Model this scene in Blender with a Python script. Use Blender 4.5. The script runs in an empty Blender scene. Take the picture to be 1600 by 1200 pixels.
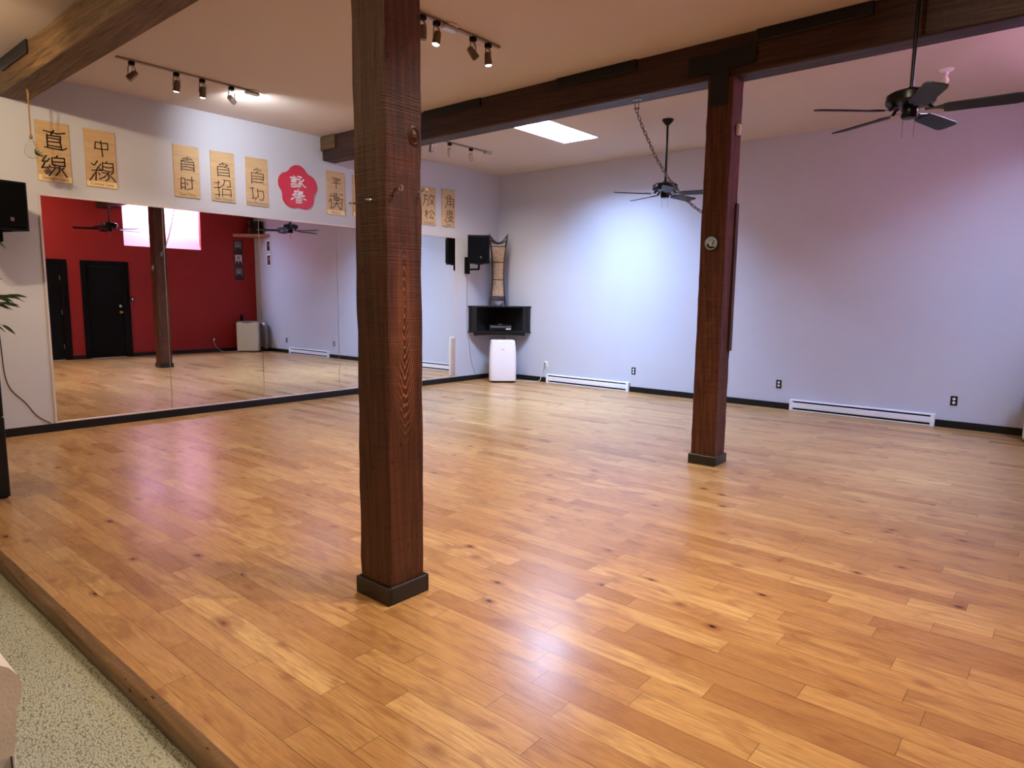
import bpy, math, random
from mathutils import Vector, Matrix
random.seed(7)
SC = bpy.context.scene
COL = SC.collection
PI = math.pi

# ------------------------------------------------------------------ camera
H = 3.693          # ceiling height
W = 8.734          # mirror wall (x = 0) to red wall (x = W)
cam_d = bpy.data.cameras.new('camera')
cam_d.sensor_fit = 'HORIZONTAL'
cam_d.sensor_width = 36.0
cam_d.lens = 1049.675 * 36.0 / 1600.0
cam_d.clip_start = 0.05
cam = bpy.data.objects.new('camera', cam_d)
COL.objects.link(cam)
yaw, pitch, roll = math.radians(40.1968), math.radians(-7.378), math.radians(0.6736)
fw = Vector((-math.sin(yaw) * math.cos(pitch), math.cos(yaw) * math.cos(pitch), math.sin(pitch)))
rt = Vector((math.cos(yaw), math.sin(yaw), 0.0))
up = rt.cross(fw)
rt2 = rt * math.cos(roll) + up * math.sin(roll)
up2 = -rt * math.sin(roll) + up * math.cos(roll)
cam.matrix_world = Matrix(((rt2.x, up2.x, -fw.x, 8.3834), (rt2.y, up2.y, -fw.y, -9.4889),
                           (rt2.z, up2.z, -fw.z, 1.5), (0, 0, 0, 1)))
SC.camera = cam

# ------------------------------------------------------------------ world, exposure
world = bpy.data.worlds.new('sky')
SC.world = world
world.use_nodes = True
world.node_tree.nodes['Background'].inputs[0].default_value = (0.62, 0.78, 1.0, 1)
world.node_tree.nodes['Background'].inputs[1].default_value = 0.6
SC.view_settings.view_transform = 'Standard'
SC.view_settings.look = 'None'
SC.view_settings.gamma = 1.0
SC.view_settings.use_curve_mapping = False
SC.view_settings.exposure = 0.40
SC.cycles.use_denoising = True
SC.cycles.max_bounces = 10
SC.cycles.diffuse_bounces = 5
SC.cycles.glossy_bounces = 5
SC.cycles.transmission_bounces = 6
SC.cycles.sample_clamp_indirect = 6.0
SC.cycles.blur_glossy = 0.5

# strengths of the daylight panes and of the lamps
SKY_COL = (0.43, 0.63, 1.0)
SKY_CEIL = 205.0
SKY_WELL = 80.0
WARM = (1.0, 0.86, 0.66)
LAMP = (1.0, 0.78, 0.47)
NEUT = (1.0, 0.88, 0.72)
COOL = (0.88, 0.94, 1.0)
DOME = 66.0
SPOT = 50.0

# ------------------------------------------------------------------ materials
def srgb(r, g, b):
    def f(c):
        c /= 255.0
        return c / 12.92 if c <= 0.04045 else ((c + 0.055) / 1.055) ** 2.4
    return (f(r), f(g), f(b), 1.0)

class NT:
    def __init__(s, name):
        s.m = bpy.data.materials.new(name)
        s.m.use_nodes = True
        s.t = s.m.node_tree
        s.b = s.t.nodes['Principled BSDF']
    def n(s, typ, **kw):
        nd = s.t.nodes.new(typ)
        for k, v in kw.items():
            setattr(nd, k, v)
        return nd
    def l(s, a, b):
        s.t.links.new(a, b)
    def math(s, op, a, b=None, clamp=False):
        nd = s.n('ShaderNodeMath', operation=op)
        nd.use_clamp = clamp
        for i, v in enumerate((a, b)):
            if v is None:
                continue
            if isinstance(v, (int, float)):
                nd.inputs[i].default_value = v
            else:
                s.l(v, nd.inputs[i])
        return nd.outputs[0]
    def mix(s, fac, a, b, blend='MIX'):
        nd = s.n('ShaderNodeMix', data_type='RGBA', blend_type=blend)
        for sock, v in ((nd.inputs[0], fac), (nd.inputs[6], a), (nd.inputs[7], b)):
            if isinstance(v, (int, float)):
                sock.default_value = v
            elif isinstance(v, tuple):
                sock.default_value = v
            else:
                s.l(v, sock)
        return nd.outputs[2]
    def ramp(s, fac, stops):
        nd = s.n('ShaderNodeValToRGB')
        e = nd.color_ramp.elements
        while len(e) < len(stops):
            e.new(0.5)
        for i, (p, c) in enumerate(stops):
            e[i].position = p
            e[i].color = c if len(c) == 4 else (*c, 1)
        s.l(fac, nd.inputs[0])
        return nd.outputs[0]
    def noise(s, vec, scale, detail=3.0, rough=0.55, dist=0.0):
        nd = s.n('ShaderNodeTexNoise')
        nd.inputs['Scale'].default_value = scale
        nd.inputs['Detail'].default_value = detail
        nd.inputs['Roughness'].default_value = rough
        nd.inputs['Distortion'].default_value = dist
        if vec is not None:
            s.l(vec, nd.inputs['Vector'])
        return nd.outputs['Fac']
    def coord(s, scale=(1, 1, 1), kind='Object'):
        tc = s.n('ShaderNodeTexCoord')
        mp = s.n('ShaderNodeMapping')
        mp.inputs['Scale'].default_value = scale
        s.l(tc.outputs[kind], mp.inputs['Vector'])
        return mp.outputs[0]
    def bump(s, h, strength, dist=0.01):
        nd = s.n('ShaderNodeBump')
        nd.inputs['Strength'].default_value = strength
        nd.inputs['Distance'].default_value = dist
        s.l(h, nd.inputs['Height'])
        s.l(nd.outputs[0], s.b.inputs['Normal'])

def plain(name, col, rough=0.5, metal=0.0, var=0.06, scale=14.0, bump=0.0, spec=0.5, coat=0.0):
    """a painted / moulded surface: slight tone variation and optional fine bump, all procedural"""
    t = NT(name)
    v = t.coord()
    f = t.noise(v, scale, 4.0)
    d = tuple(max(0.0, c * (1 - var)) for c in col[:3]) + (1,)
    u = tuple(min(1.0, c * (1 + var)) for c in col[:3]) + (1,)
    t.l(t.mix(f, d, u), t.b.inputs['Base Color'])
    t.b.inputs['Roughness'].default_value = rough
    t.b.inputs['Metallic'].default_value = metal
    t.b.inputs['Specular IOR Level'].default_value = spec
    t.b.inputs['Coat Weight'].default_value = coat
    if bump:
        t.bump(t.noise(v, scale * 12, 2.0), bump, 0.004)
    return t.m

def emit(name, col, strength):
    t = NT(name)
    t.b.inputs['Base Color'].default_value = (0.8, 0.8, 0.8, 1)
    t.b.inputs['Emission Color'].default_value = (*col[:3], 1)
    t.b.inputs['Emission Strength'].default_value = strength
    return t.m

def timber(name, axis, dark, light, rough=0.45, worn=None, sheen=0.36, flame=False):
    """rough sawn stained timber; grain runs along the given axis"""
    t = NT(name)
    sc = [9.0, 9.0, 9.0]
    sc[axis] = 0.55
    v = t.coord(tuple(sc))
    g = t.noise(v, 2.2, 6.0, 0.62, 1.4)
    wv = t.n('ShaderNodeTexWave', wave_type='BANDS', bands_direction='DIAGONAL')
    wv.inputs['Scale'].default_value = 1.5
    wv.inputs['Distortion'].default_value = 9.0
    wv.inputs['Detail'].default_value = 3.0
    t.l(v, wv.inputs['Vector'])
    f = t.math('ADD', t.math('MULTIPLY', g, 0.86), t.math('MULTIPLY', wv.outputs['Fac'], 0.14))
    c = t.ramp(f, [(0.22, dark), (0.72, light)])
    # shallow pits and checks
    sc2 = [30.0, 30.0, 30.0]
    sc2[axis] = 9.0
    vor = t.n('ShaderNodeTexVoronoi')
    vor.inputs['Scale'].default_value = 1.0
    t.l(t.coord(tuple(sc2)), vor.inputs['Vector'])
    pit = t.math('LESS_THAN', vor.outputs['Distance'], 0.13)
    sel = t.math('GREATER_THAN', t.noise(t.coord((2, 2, 2)), 1.7, 2.0), 0.52)
    pit = t.math('MULTIPLY', pit, sel)
    c = t.mix(pit, c, (0.006, 0.003, 0.002, 1))
    if worn:
        wn = t.noise(t.coord((1.6, 1.6, 1.6)), 2.6, 5.0, 0.6, 0.4)
        c = t.mix(t.ramp(wn, [(0.60, (0, 0, 0)), (0.78, (0.55, 0.55, 0.55))]), c, worn)
    sc4 = [5.0, 5.0, 5.0]
    sc4[axis] = 110.0
    sw = t.noise(t.coord(tuple(sc4)), 1.0, 3.0, 0.6)
    c = t.mix(t.ramp(sw, [(0.30, (0.34, 0.34, 0.34)), (0.50, (0, 0, 0))]), c, (0.010, 0.005, 0.004, 1))
    if flame:
        # a cathedral of bare orange grain on the +x face, about 1.2 m above the floor
        tc = t.n('ShaderNodeTexCoord')
        sp = t.n('ShaderNodeSeparateXYZ')
        t.l(tc.outputs['Object'], sp.inputs[0])
        dy = t.math('DIVIDE', t.math('ADD', sp.outputs[1], 0.005), 0.085)
        dz = t.math('DIVIDE', t.math('SUBTRACT', sp.outputs[2], 1.27), 0.50)
        d2 = t.math('ADD', t.math('MULTIPLY', dy, dy), t.math('MULTIPLY', dz, dz))
        mask = t.math('MULTIPLY', t.ramp(d2, [(0.25, (1, 1, 1)), (1.0, (0, 0, 0))]), t.math('GREATER_THAN', sp.outputs[0], 0.09))
        w2 = t.n('ShaderNodeTexWave', wave_type='RINGS', rings_direction='X')
        mp = t.n('ShaderNodeMapping')
        mp.inputs['Location'].default_value = (0, 0.02, -1.1)
        mp.inputs['Scale'].default_value = (0.2, 5.2, 0.75)
        t.l(tc.outputs['Object'], mp.inputs['Vector'])
        t.l(mp.outputs[0], w2.inputs['Vector'])
        w2.inputs['Scale'].default_value = 9.0
        w2.inputs['Distortion'].default_value = 5.5
        w2.inputs['Detail'].default_value = 2.0
        ln = t.ramp(w2.outputs['Fac'], [(0.70, (0, 0, 0)), (0.95, (1, 1, 1))])
        c = t.mix(t.math('MULTIPLY', t.math('MULTIPLY', ln, mask), 0.85), c, (0.34, 0.12, 0.045, 1))
    t.l(c, t.b.inputs['Base Color'])
    # saw marks run across the grain
    sc3 = [3.0, 3.0, 3.0]
    sc3[axis] = 160.0
    saw = t.noise(t.coord(tuple(sc3)), 1.0, 2.0)
    hgt = t.math('ADD', t.math('MULTIPLY', saw, 0.6), f)
    t.bump(t.math('SUBTRACT', hgt, pit), 0.6, 0.006)
    t.l(t.ramp(g, [(0.3, (rough + .12,) * 3), (0.8, (rough - .08,) * 3)]), t.b.inputs['Roughness'])
    t.b.inputs['Specular IOR Level'].default_value = sheen
    return t.m

M = {}
def floor_boards():
    t = NT('floor_boards')
    uv = t.n('ShaderNodeUVMap', uv_map='plank').outputs[0]
    rnd = t.n('ShaderNodeAttribute', attribute_name='rnd').outputs['Fac']
    rn2 = t.n('ShaderNodeAttribute', attribute_name='rnd2').outputs['Fac']
    ln = t.n('ShaderNodeAttribute', attribute_name='plen').outputs['Fac']
    sep = t.n('ShaderNodeSeparateXYZ')
    t.l(uv, sep.inputs[0])
    u, v = sep.outputs[0], sep.outputs[1]
    def vec(su, sv):
        cb = t.n('ShaderNodeCombineXYZ')
        t.l(t.math('ADD', t.math('MULTIPLY', u, su), t.math('MULTIPLY', rnd, 63.0)), cb.inputs[0])
        t.l(t.math('ADD', t.math('MULTIPLY', v, sv), t.math('MULTIPLY', rn2, 41.0)), cb.inputs[1])
        t.l(t.math('MULTIPLY', rnd, 17.0), cb.inputs[2])
        return cb.outputs[0]
    base = t.ramp(rnd, [(0.0, srgb(168, 122, 74)), (0.2, srgb(181, 136, 83)), (0.5, srgb(191, 147, 91)),
                        (0.8, srgb(199, 156, 99)), (1.0, srgb(208, 168, 110))])
    base = t.mix(t.math('MULTIPLY', t.math('GREATER_THAN', rn2, 0.86), 0.30), base, srgb(160, 116, 78))
    # long grain
    g = t.noise(vec(1.3, 22.0), 2.0, 6.0, 0.65, 1.2)
    base = t.mix(t.ramp(g, [(0.34, (0.62, 0.62, 0.62)), (0.60, (0, 0, 0))]), base, srgb(158, 106, 64))
    fine = t.noise(vec(5.0, 230.0), 1.6, 4.0, 0.65)
    base = t.mix(t.ramp(fine, [(0.52, (0, 0, 0)), (0.72, (0.85, 0.85, 0.85))]), base, srgb(104, 64, 36))
    # broad smoky figure
    fig = t.noise(vec(2.4, 7.0), 1.4, 3.0, 0.5, 1.0)
    base = t.mix(t.ramp(fig, [(0.50, (0, 0, 0)), (0.74, (0.75, 0.75, 0.75))]), base, srgb(138, 90, 54))
    # knots
    vor = t.n('ShaderNodeTexVoronoi')
    vor.inputs['Scale'].default_value = 1.0
    vor.inputs['Randomness'].default_value = 0.9
    t.l(vec(5.2, 9.0), vor.inputs['Vector'])
    sepc = t.n('ShaderNodeSeparateColor')
    t.l(vor.outputs['Color'], sepc.inputs[0])
    sel = t.math('GREATER_THAN', sepc.outputs[0], 0.76)
    wob = t.math('ADD', vor.outputs['Distance'], t.math('MULTIPLY', t.math('SUBTRACT', t.noise(vec(12, 30), 1.5, 3.0), 0.5), 0.10))
    halo = t.math('MULTIPLY', t.ramp(wob, [(0.08, (0.85, 0.85, 0.85)), (0.32, (0, 0, 0))]), sel)
    base = t.mix(halo, base, srgb(126, 68, 34))
    core = t.math('MULTIPLY', t.ramp(wob, [(0.055, (1, 1, 1)), (0.115, (0, 0, 0))]), sel)
    base = t.mix(core, base, srgb(26, 13, 8))
    # seams between boards
    ev = t.math('MINIMUM', v, t.math('SUBTRACT', 0.118, v))
    eu = t.math('MINIMUM', u, t.math('SUBTRACT', ln, u))
    e = t.math('MINIMUM', ev, eu)
    seam = t.ramp(t.math('MULTIPLY', e, 100.0), [(0.05, (1, 1, 1)), (0.17, (0, 0, 0))])
    base = t.mix(t.math('MULTIPLY', seam, 0.80), base, srgb(64, 34, 18))
    t.l(base, t.b.inputs['Base Color'])
    rg = t.math('ADD', t.math('MULTIPLY', fine, 0.06), t.math('ADD', t.math('MULTIPLY', rnd, 0.03), 0.245))
    t.l(rg, t.b.inputs['Roughness'])
    t.b.inputs['Specular IOR Level'].default_value = 0.36
    t.b.inputs['Coat Weight'].default_value = 0.06
    t.b.inputs['Coat Roughness'].default_value = 0.16
    t.bump(t.math('SUBTRACT', t.math('MULTIPLY', g, 0.06), seam), 0.07, 0.002)
    return t.m

def carpet_mat():
    t = NT('carpet_loops')
    v = t.coord((1, 1, 1))
    vor = t.n('ShaderNodeTexVoronoi')
    vor.inputs['Scale'].default_value = 120.0
    mp = t.n('ShaderNodeMapping')
    mp.inputs['Rotation'].default_value = (0, 0, 0.5)
    mp.inputs['Scale'].default_value = (0.7, 1.25, 1)
    t.l(v, mp.inputs[0])
    t.l(mp.outputs[0], vor.inputs['Vector'])
    n1 = t.noise(v, 140.0, 3.0)
    n2 = t.noise(v, 3.0, 2.0)
    c = t.ramp(vor.outputs['Distance'], [(0.15, srgb(198, 198, 184)), (0.55, srgb(176, 175, 156)), (0.85, srgb(102, 98, 82))])
    c = t.mix(t.math('MULTIPLY', n1, 0.5), c, srgb(152, 150, 128))
    c = t.mix(t.math('MULTIPLY', n2, 0.25), c, srgb(186, 186, 168))
    t.l(c, t.b.inputs['Base Color'])
    t.b.inputs['Roughness'].default_value = 0.95
    t.b.inputs['Specular IOR Level'].default_value = 0.1
    t.bump(t.math('ADD', t.math('MULTIPLY', vor.outputs['Distance'], -1.0), t.math('MULTIPLY', n1, 0.4)), 0.9, 0.006)
    return t.m

def rattan_mat():
    t = NT('woven_rattan')
    v = t.coord((60, 60, 34))
    n = t.noise(v, 1.0, 4.0, 0.7, 1.5)
    w = t.n('ShaderNodeTexVoronoi')
    w.inputs['Scale'].default_value = 1.6
    t.l(v, w.inputs['Vector'])
    f = t.math('MULTIPLY', t.math('ADD', n, w.outputs['Distance']), 0.6)
    t.l(t.ramp(f, [(0.28, srgb(40, 26, 20)), (0.44, srgb(102, 80, 60)), (0.66, srgb(176, 150, 120))]), t.b.inputs['Base Color'])
    t.b.inputs['Roughness'].default_value = 0.7
    t.bump(f, 0.6, 0.006)
    return t.m

def ply_mat():
    t = NT('birch_board')
    v = t.coord((3, 1.5, 14))
    g = t.noise(v, 2.0, 4.0, 0.6, 0.8)
    t.l(t.ramp(g, [(0.3, srgb(184, 152, 110)), (0.7, srgb(202, 172, 132))]), t.b.inputs['Base Color'])
    t.b.inputs['Roughness'].default_value = 0.5
    return t.m

def hose_mat():
    t = NT('ribbed_hose')
    t.l(t.mix(t.noise(t.coord(), 9.0), srgb(96, 98, 108), srgb(132, 134, 144)), t.b.inputs['Base Color'])
    t.b.inputs['Roughness'].default_value = 0.6
    w = t.n('ShaderNodeTexWave', bands_direction='Z')
    w.inputs['Scale'].default_value = 28.0
    t.l(t.coord(), w.inputs['Vector'])
    t.bump(w.outputs['Fac'], 0.5, 0.01)
    return t.m

def glass_mat():
    t = NT('clear_glass')
    t.b.inputs['Base Color'].default_value = (0.97, 0.98, 0.97, 1)
    t.b.inputs['Roughness'].default_value = 0.02
    t.b.inputs['Transmission Weight'].default_value = 1.0
    t.b.inputs['IOR'].default_value = 1.12
    return t.m

M['floor'] = floor_boards()
M['carpet'] = carpet_mat()
M['rattan'] = rattan_mat()
M['ply'] = ply_mat()
M['hose'] = hose_mat()
M['glass'] = glass_mat()
M['wall'] = plain('white_wall_paint', srgb(192, 194, 206), 0.6, var=0.03, scale=3.0, bump=0.10, spec=0.3)
M['red'] = plain('red_wall_paint', srgb(146, 30, 26), 0.6, var=0.05, scale=3.0, bump=0.10, spec=0.3)
M['ceil'] = plain('ceiling_paint', srgb(206, 192, 184), 0.85, var=0.03, scale=60.0, bump=0.35, spec=0.1)
M['well'] = plain('light_well_red_bounce_tint', srgb(212, 156, 164), 0.7, var=0.02, spec=0.2)  # red wall bounce put into the colour; the shaft itself is white
M['shaft'] = plain('skylight_shaft_paint', srgb(236, 230, 232), 0.7, var=0.02, spec=0.2)
M['black'] = plain('black_trim_paint', srgb(20, 19, 21), 0.42, var=0.2, spec=0.3)
M['plinth'] = plain('black_plinth_paint', srgb(30, 29, 30), 0.33, var=0.2, bump=0.1)
M['black_plastic'] = plain('black_plastic', srgb(10, 10, 12), 0.5, var=0.2, spec=0.10)
M['grille'] = plain('black_speaker_grille', srgb(8, 8, 10), 0.75, var=0.35, scale=120.0, bump=0.3, spec=0.03)
M['cab'] = plain('black_cabinet_laminate', srgb(26, 25, 26), 0.5, var=0.15, spec=0.25)
M['door_black'] = plain('black_door_paint', srgb(15, 14, 16), 0.5, var=0.15, spec=0.08)
M['cab_in'] = plain('dark_cabinet_back', srgb(6, 6, 7), 0.7, var=0.15)
M['post'] = timber('red_brown_post_timber', 2, (0.024, 0.008, 0.004, 1), (0.090, 0.027, 0.012, 1), 0.42, (0.17, 0.055, 0.022, 1))
M['post_light'] = timber('lighter_red_brown_post_timber', 2, (0.034, 0.011, 0.006, 1), (0.125, 0.044, 0.025, 1), 0.48, (0.22, 0.085, 0.04, 1), sheen=0.16)
M['post_flame'] = timber('red_brown_post_timber_bare_grain', 2, (0.026, 0.009, 0.004, 1), (0.105, 0.034, 0.014, 1), 0.40, (0.17, 0.055, 0.022, 1), flame=True)
M['beam'] = timber('dark_beam_timber', 0, (0.012, 0.005, 0.0035, 1), (0.060, 0.022, 0.012, 1), 0.5)
M['beam_old'] = timber('aged_beam_timber', 0, (0.040, 0.020, 0.009, 1), (0.19, 0.100, 0.043, 1), 0.6)
M['nosing'] = timber('walnut_nosing', 0, srgb(76, 54, 28), srgb(128, 94, 52), 0.32)
M['shelf'] = timber('tan_shelf_wood', 0, srgb(140, 88, 56), srgb(176, 118, 80), 0.5)
M['steel_black'] = plain('black_steel', srgb(16, 17, 22), 0.4, 0.3, var=0.2, bump=0.1)
M['chrome'] = plain('brushed_chrome', srgb(190, 186, 182), 0.28, 1.0, var=0.05)
M['bronze'] = plain('bronze_lamp_metal', srgb(120, 104, 90), 0.35, 0.9, var=0.1)
M['rail'] = plain('nickel_track_rail', srgb(150, 132, 118), 0.4, 0.6, var=0.05)
M['alu'] = plain('satin_aluminium_channel', srgb(216, 208, 212), 0.38, 0.35, var=0.04)
M['galv'] = plain('galvanised_chain', srgb(128, 124, 120), 0.38, 0.75, var=0.2)
M['mirror'] = plain('silvered_glass', (0.86, 0.87, 0.87, 1), 0.0, 1.0, var=0.0)
M['fan'] = plain('black_fan_enamel', srgb(10, 11, 14), 0.30, var=0.1, spec=0.25)
M['blade'] = plain('dark_fan_blade', srgb(24, 24, 30), 0.5, var=0.15, spec=0.25)
M['white'] = plain('white_enamel', srgb(232, 232, 236), 0.35, var=0.02)
M['cream'] = plain('cream_plastic', srgb(222, 220, 204), 0.4, var=0.02)
M['ac'] = plain('white_appliance_plastic', srgb(238, 234, 238), 0.35, var=0.015)
M['slot'] = plain('dark_heater_slot', srgb(14, 13, 14), 0.8)
M['ink'] = plain('dark_brown_ink', srgb(28, 13, 9), 0.5, var=0.2)
M['pencil'] = plain('brown_pencil', srgb(120, 88, 60), 0.6)
M['strip'] = plain('pale_caption_strip', srgb(230, 206, 158), 0.55, var=0.03)
M['strip_grey'] = plain('greyed_caption_strip', srgb(186, 160, 130), 0.55, var=0.03)
M['crimson'] = plain('crimson_enamel', srgb(190, 28, 54), 0.4, var=0.02)
M['lamp_frame'] = plain('dark_rattan_frame', srgb(44, 26, 24), 0.5, var=0.2)
M['bowl'] = plain('grey_blue_ceramic', srgb(150, 156, 178), 0.35, var=0.12)
M['jute'] = plain('jute_rope', srgb(150, 112, 66), 0.9, var=0.3, scale=60, bump=0.6)
M['leaf'] = plain('bamboo_leaf', srgb(52, 72, 36), 0.5, var=0.35, scale=6)
M['airplant'] = plain('air_plant_leaf', srgb(112, 124, 72), 0.6, var=0.3)
M['stem'] = plain('bamboo_stem', srgb(110, 116, 60), 0.5, var=0.2)
M['pot'] = plain('charcoal_pot', srgb(40, 38, 38), 0.5)
M['suede'] = plain('pale_suede', srgb(232, 228, 222), 0.95, var=0.16, scale=9, bump=0.3, spec=0.1)
M['skirt'] = plain('striped_skirt_cloth', srgb(226, 224, 232), 0.9, var=0.2, scale=30, spec=0.1)
M['brass'] = plain('brass_knob', srgb(206, 170, 96), 0.2, 1.0)
M['cable_black'] = plain('black_cable', srgb(16, 15, 15), 0.5)
M['cable_white'] = plain('white_cable', srgb(226, 226, 226), 0.5)
M['cable_grey'] = plain('grey_cable', srgb(120, 116, 116), 0.5)
M['photo_dark'] = plain('photo_dark_suit', srgb(34, 34, 42), 0.3, var=0.2)
M['photo_skin'] = plain('photo_skin_tone', srgb(188, 142, 118), 0.3)
M['photo_grey'] = plain('photo_grey_backdrop', srgb(120, 112, 116), 0.3, var=0.3, scale=12)
M['photo_white'] = plain('photo_white_backdrop', srgb(206, 200, 196), 0.3)
M['photo_hair'] = plain('photo_dark_hair', srgb(30, 22, 20), 0.3)
M['carved'] = plain('carved_brown_wood', srgb(70, 44, 30), 0.6, var=0.4, scale=40, bump=0.8)
M['sky_disc'] = plain('pale_blue_print', srgb(150, 182, 216), 0.25, var=0.08)
M['white_print'] = plain('white_print', srgb(228, 232, 240), 0.25)
M['navy'] = plain('navy_print', srgb(22, 24, 40), 0.25)
M['tan_print'] = plain('tan_print', srgb(170, 140, 110), 0.3)
M['wall_warm'] = plain('foyer_wall_paint', srgb(216, 204, 186), 0.7, var=0.03, bump=0.1, spec=0.3)
M['pane'] = emit('skylight_daylight', SKY_COL, SKY_CEIL)
M['pane_well'] = emit('light_well_daylight', SKY_COL, SKY_WELL)
M['dome'] = emit('lit_dome_glass', LAMP, DOME)
M['lens_warm'] = emit('lit_lens_warm', (1.0, 0.80, 0.52), 60.0)
M['lens_white'] = emit('lit_lens_white', (1.0, 0.96, 0.88), 60.0)
M['lens_off'] = plain('unlit_lens', srgb(120, 112, 104), 0.2)

# ------------------------------------------------------------------ mesh builder
class MB:
    def __init__(s):
        s.v, s.f, s.mi, s.sm = [], [], [], []
        s.k = 0
        s.smooth = False
    def add(s, vs, fs, smooth=None):
        o = len(s.v)
        s.v += [tuple(p) for p in vs]
        sm = s.smooth if smooth is None else smooth
        for f in fs:
            s.f.append(tuple(i + o for i in f))
            s.mi.append(s.k)
            s.sm.append(sm)
        return s
    def box(s, a, b, M4=None):
        (x0, y0, z0), (x1, y1, z1) = a, b
        vs = [Vector(p) for p in ((x0, y0, z0), (x1, y0, z0), (x1, y1, z0), (x0, y1, z0), (x0, y0, z1), (x1, y0, z1), (x1, y1, z1), (x0, y1, z1))]
        if M4 is not None:
            vs = [M4 @ p for p in vs]
        return s.add(vs, [(3, 2, 1, 0), (4, 5, 6, 7), (0, 1, 5, 4), (1, 2, 6, 5), (2, 3, 7, 6), (3, 0, 4, 7)], False)
    def cbox(s, c, size, M4=None):
        h = [d / 2 for d in size]
        return s.box([c[i] - h[i] for i in range(3)], [c[i] + h[i] for i in range(3)], M4)
    def bevbox(s, a, b, r=0.01, M4=None):
        """box with chamfered edges (24 corners)"""
        lo, hi = [min(a[i], b[i]) for i in range(3)], [max(a[i], b[i]) for i in range(3)]
        r = min([r] + [(hi[i] - lo[i]) * 0.45 for i in range(3)])
        idx, vs = {}, []
        for sx in (0, 1):
            for sy in (0, 1):
                for sz in (0, 1):
                    S = (sx, sy, sz)
                    for ax in range(3):
                        p = []
                        for i in range(3):
                            e = hi[i] if S[i] else lo[i]
                            if i != ax:
                                e += -r if S[i] else r
                            p.append(e)
                        idx[S, ax] = len(vs)
                        vs.append(Vector(p))
        fs = []
        for ax in range(3):
            o1, o2 = (ax + 1) % 3, (ax + 2) % 3
            for sd in (0, 1):
                q = []
                for a1, a2 in ((0, 0), (1, 0), (1, 1), (0, 1)):
                    S = [0, 0, 0]; S[ax] = sd; S[o1] = a1; S[o2] = a2
                    q.append(idx[tuple(S), ax])
                fs.append(tuple(q if sd else q[::-1]))
            for s1 in (0, 1):
                for s2 in (0, 1):
                    S0 = [0, 0, 0]; S0[o1] = s1; S0[o2] = s2
                    S1 = list(S0); S1[ax] = 1
                    q = [idx[tuple(S0), o1], idx[tuple(S1), o1], idx[tuple(S1), o2], idx[tuple(S0), o2]]
                    fs.append(tuple(q if s1 == s2 else q[::-1]) if False else tuple(q))
        for sx in (0, 1):
            for sy in (0, 1):
                for sz in (0, 1):
                    S = (sx, sy, sz)
                    fs.append((idx[S, 0], idx[S, 1], idx[S, 2]))
        if M4 is not None:
            vs = [M4 @ p for p in vs]
        return s.add(vs, fs, False)
    def prism(s, poly, axis, a, b, M4=None, smooth=False):
        """extrude a 2D polygon along an axis from a to b"""
        n = len(poly)
        def p3(p, t):
            q = [p[0], p[1]]
            q.insert(axis, t)
            return Vector(q)
        vs = [p3(p, a) for p in poly] + [p3(p, b) for p in poly]
        if M4 is not None:
            vs = [M4 @ p for p in vs]
        s.add(vs, [tuple(range(n))[::-1], tuple(range(n, 2 * n))], False)
        o = len(s.v) - 2 * n
        for i in range(n):
            j = (i + 1) % n
            s.f.append((o + i, o + j, o + n + j, o + n + i)); s.mi.append(s.k); s.sm.append(smooth)
        return s
    def tube(s, pts, r, n=10, closed=False, caps=True, flat=1.0):
        pts = [Vector(p) for p in pts]
        m = len(pts)
        rs = r if isinstance(r, (list, tuple)) else [r] * m
        rings, prev = [], None
        for i, p in enumerate(pts):
            if closed:
                d = pts[(i + 1) % m] - pts[i - 1]
            else:
                d = pts[min(i + 1, m - 1)] - pts[max(i - 1, 0)]
            d.normalize()
            if prev is None:
                ref = Vector((0, 0, 1)) if abs(d.z) < 0.9 else Vector((1, 0, 0))
                a = d.cross(ref).normalized()
            else:
                a = (prev - d * prev.dot(d)).normalized()
            prev = a
            b = d.cross(a)
            rings.append([p + (a * math.cos(2 * PI * k / n) + b * math.sin(2 * PI * k / n) * flat) * rs[i] for k in range(n)])
        vs = [q for rg in rings for q in rg]
        fs = []
        for i in range(m if closed else m - 1):
            j = (i + 1) % m
            for k in range(n):
                l = (k + 1) % n
                fs.append((i * n + k, i * n + l, j * n + l, j * n + k))
        if caps and not closed:
            fs.append(tuple(range(n))[::-1])
            fs.append(tuple(range((m - 1) * n, m * n)))
        return s.add(vs, fs, True)
    def lathe(s, prof, c=(0, 0, 0), n=28, M4=None, smooth=True):
        """revolve (r, z) profile about z"""
        vs, fs = [], []
        for r, z in prof:
            for k in range(n):
                a = 2 * PI * k / n
                vs.append(Vector((c[0] + r * math.cos(a), c[1] + r * math.sin(a), c[2] + z)))
        for i in range(len(prof) - 1):
            for k in range(n):
                l = (k + 1) % n
                fs.append((i * n + k, i * n + l, (i + 1) * n + l, (i + 1) * n + k))
        fs.append(tuple(range(n))[::-1])
        fs.append(tuple(range((len(prof) - 1) * n, len(prof) * n)))
        if M4 is not None:
            vs = [M4 @ p for p in vs]
        return s.add(vs, fs, smooth)
    def stroke(s, pts, w, x0, x1):
        """a brush stroke lying in the plane x = const: capsule outline per segment, pts are (y, z)"""
        for (ay, az), (by, bz) in zip(pts[:-1], pts[1:]):
            d = math.atan2(bz - az, by - ay)
            poly = []
            for k in range(7):
                a = d - PI / 2 + PI * k / 6
                poly.append((by + w * math.cos(a), bz + w * math.sin(a)))
            for k in range(7):
                a = d + PI / 2 + PI * k / 6
                poly.append((ay + w * 0.8 * math.cos(a), az + w * 0.8 * math.sin(a)))
            s.prism(poly, 0, x0, x1)
        return s
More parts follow.
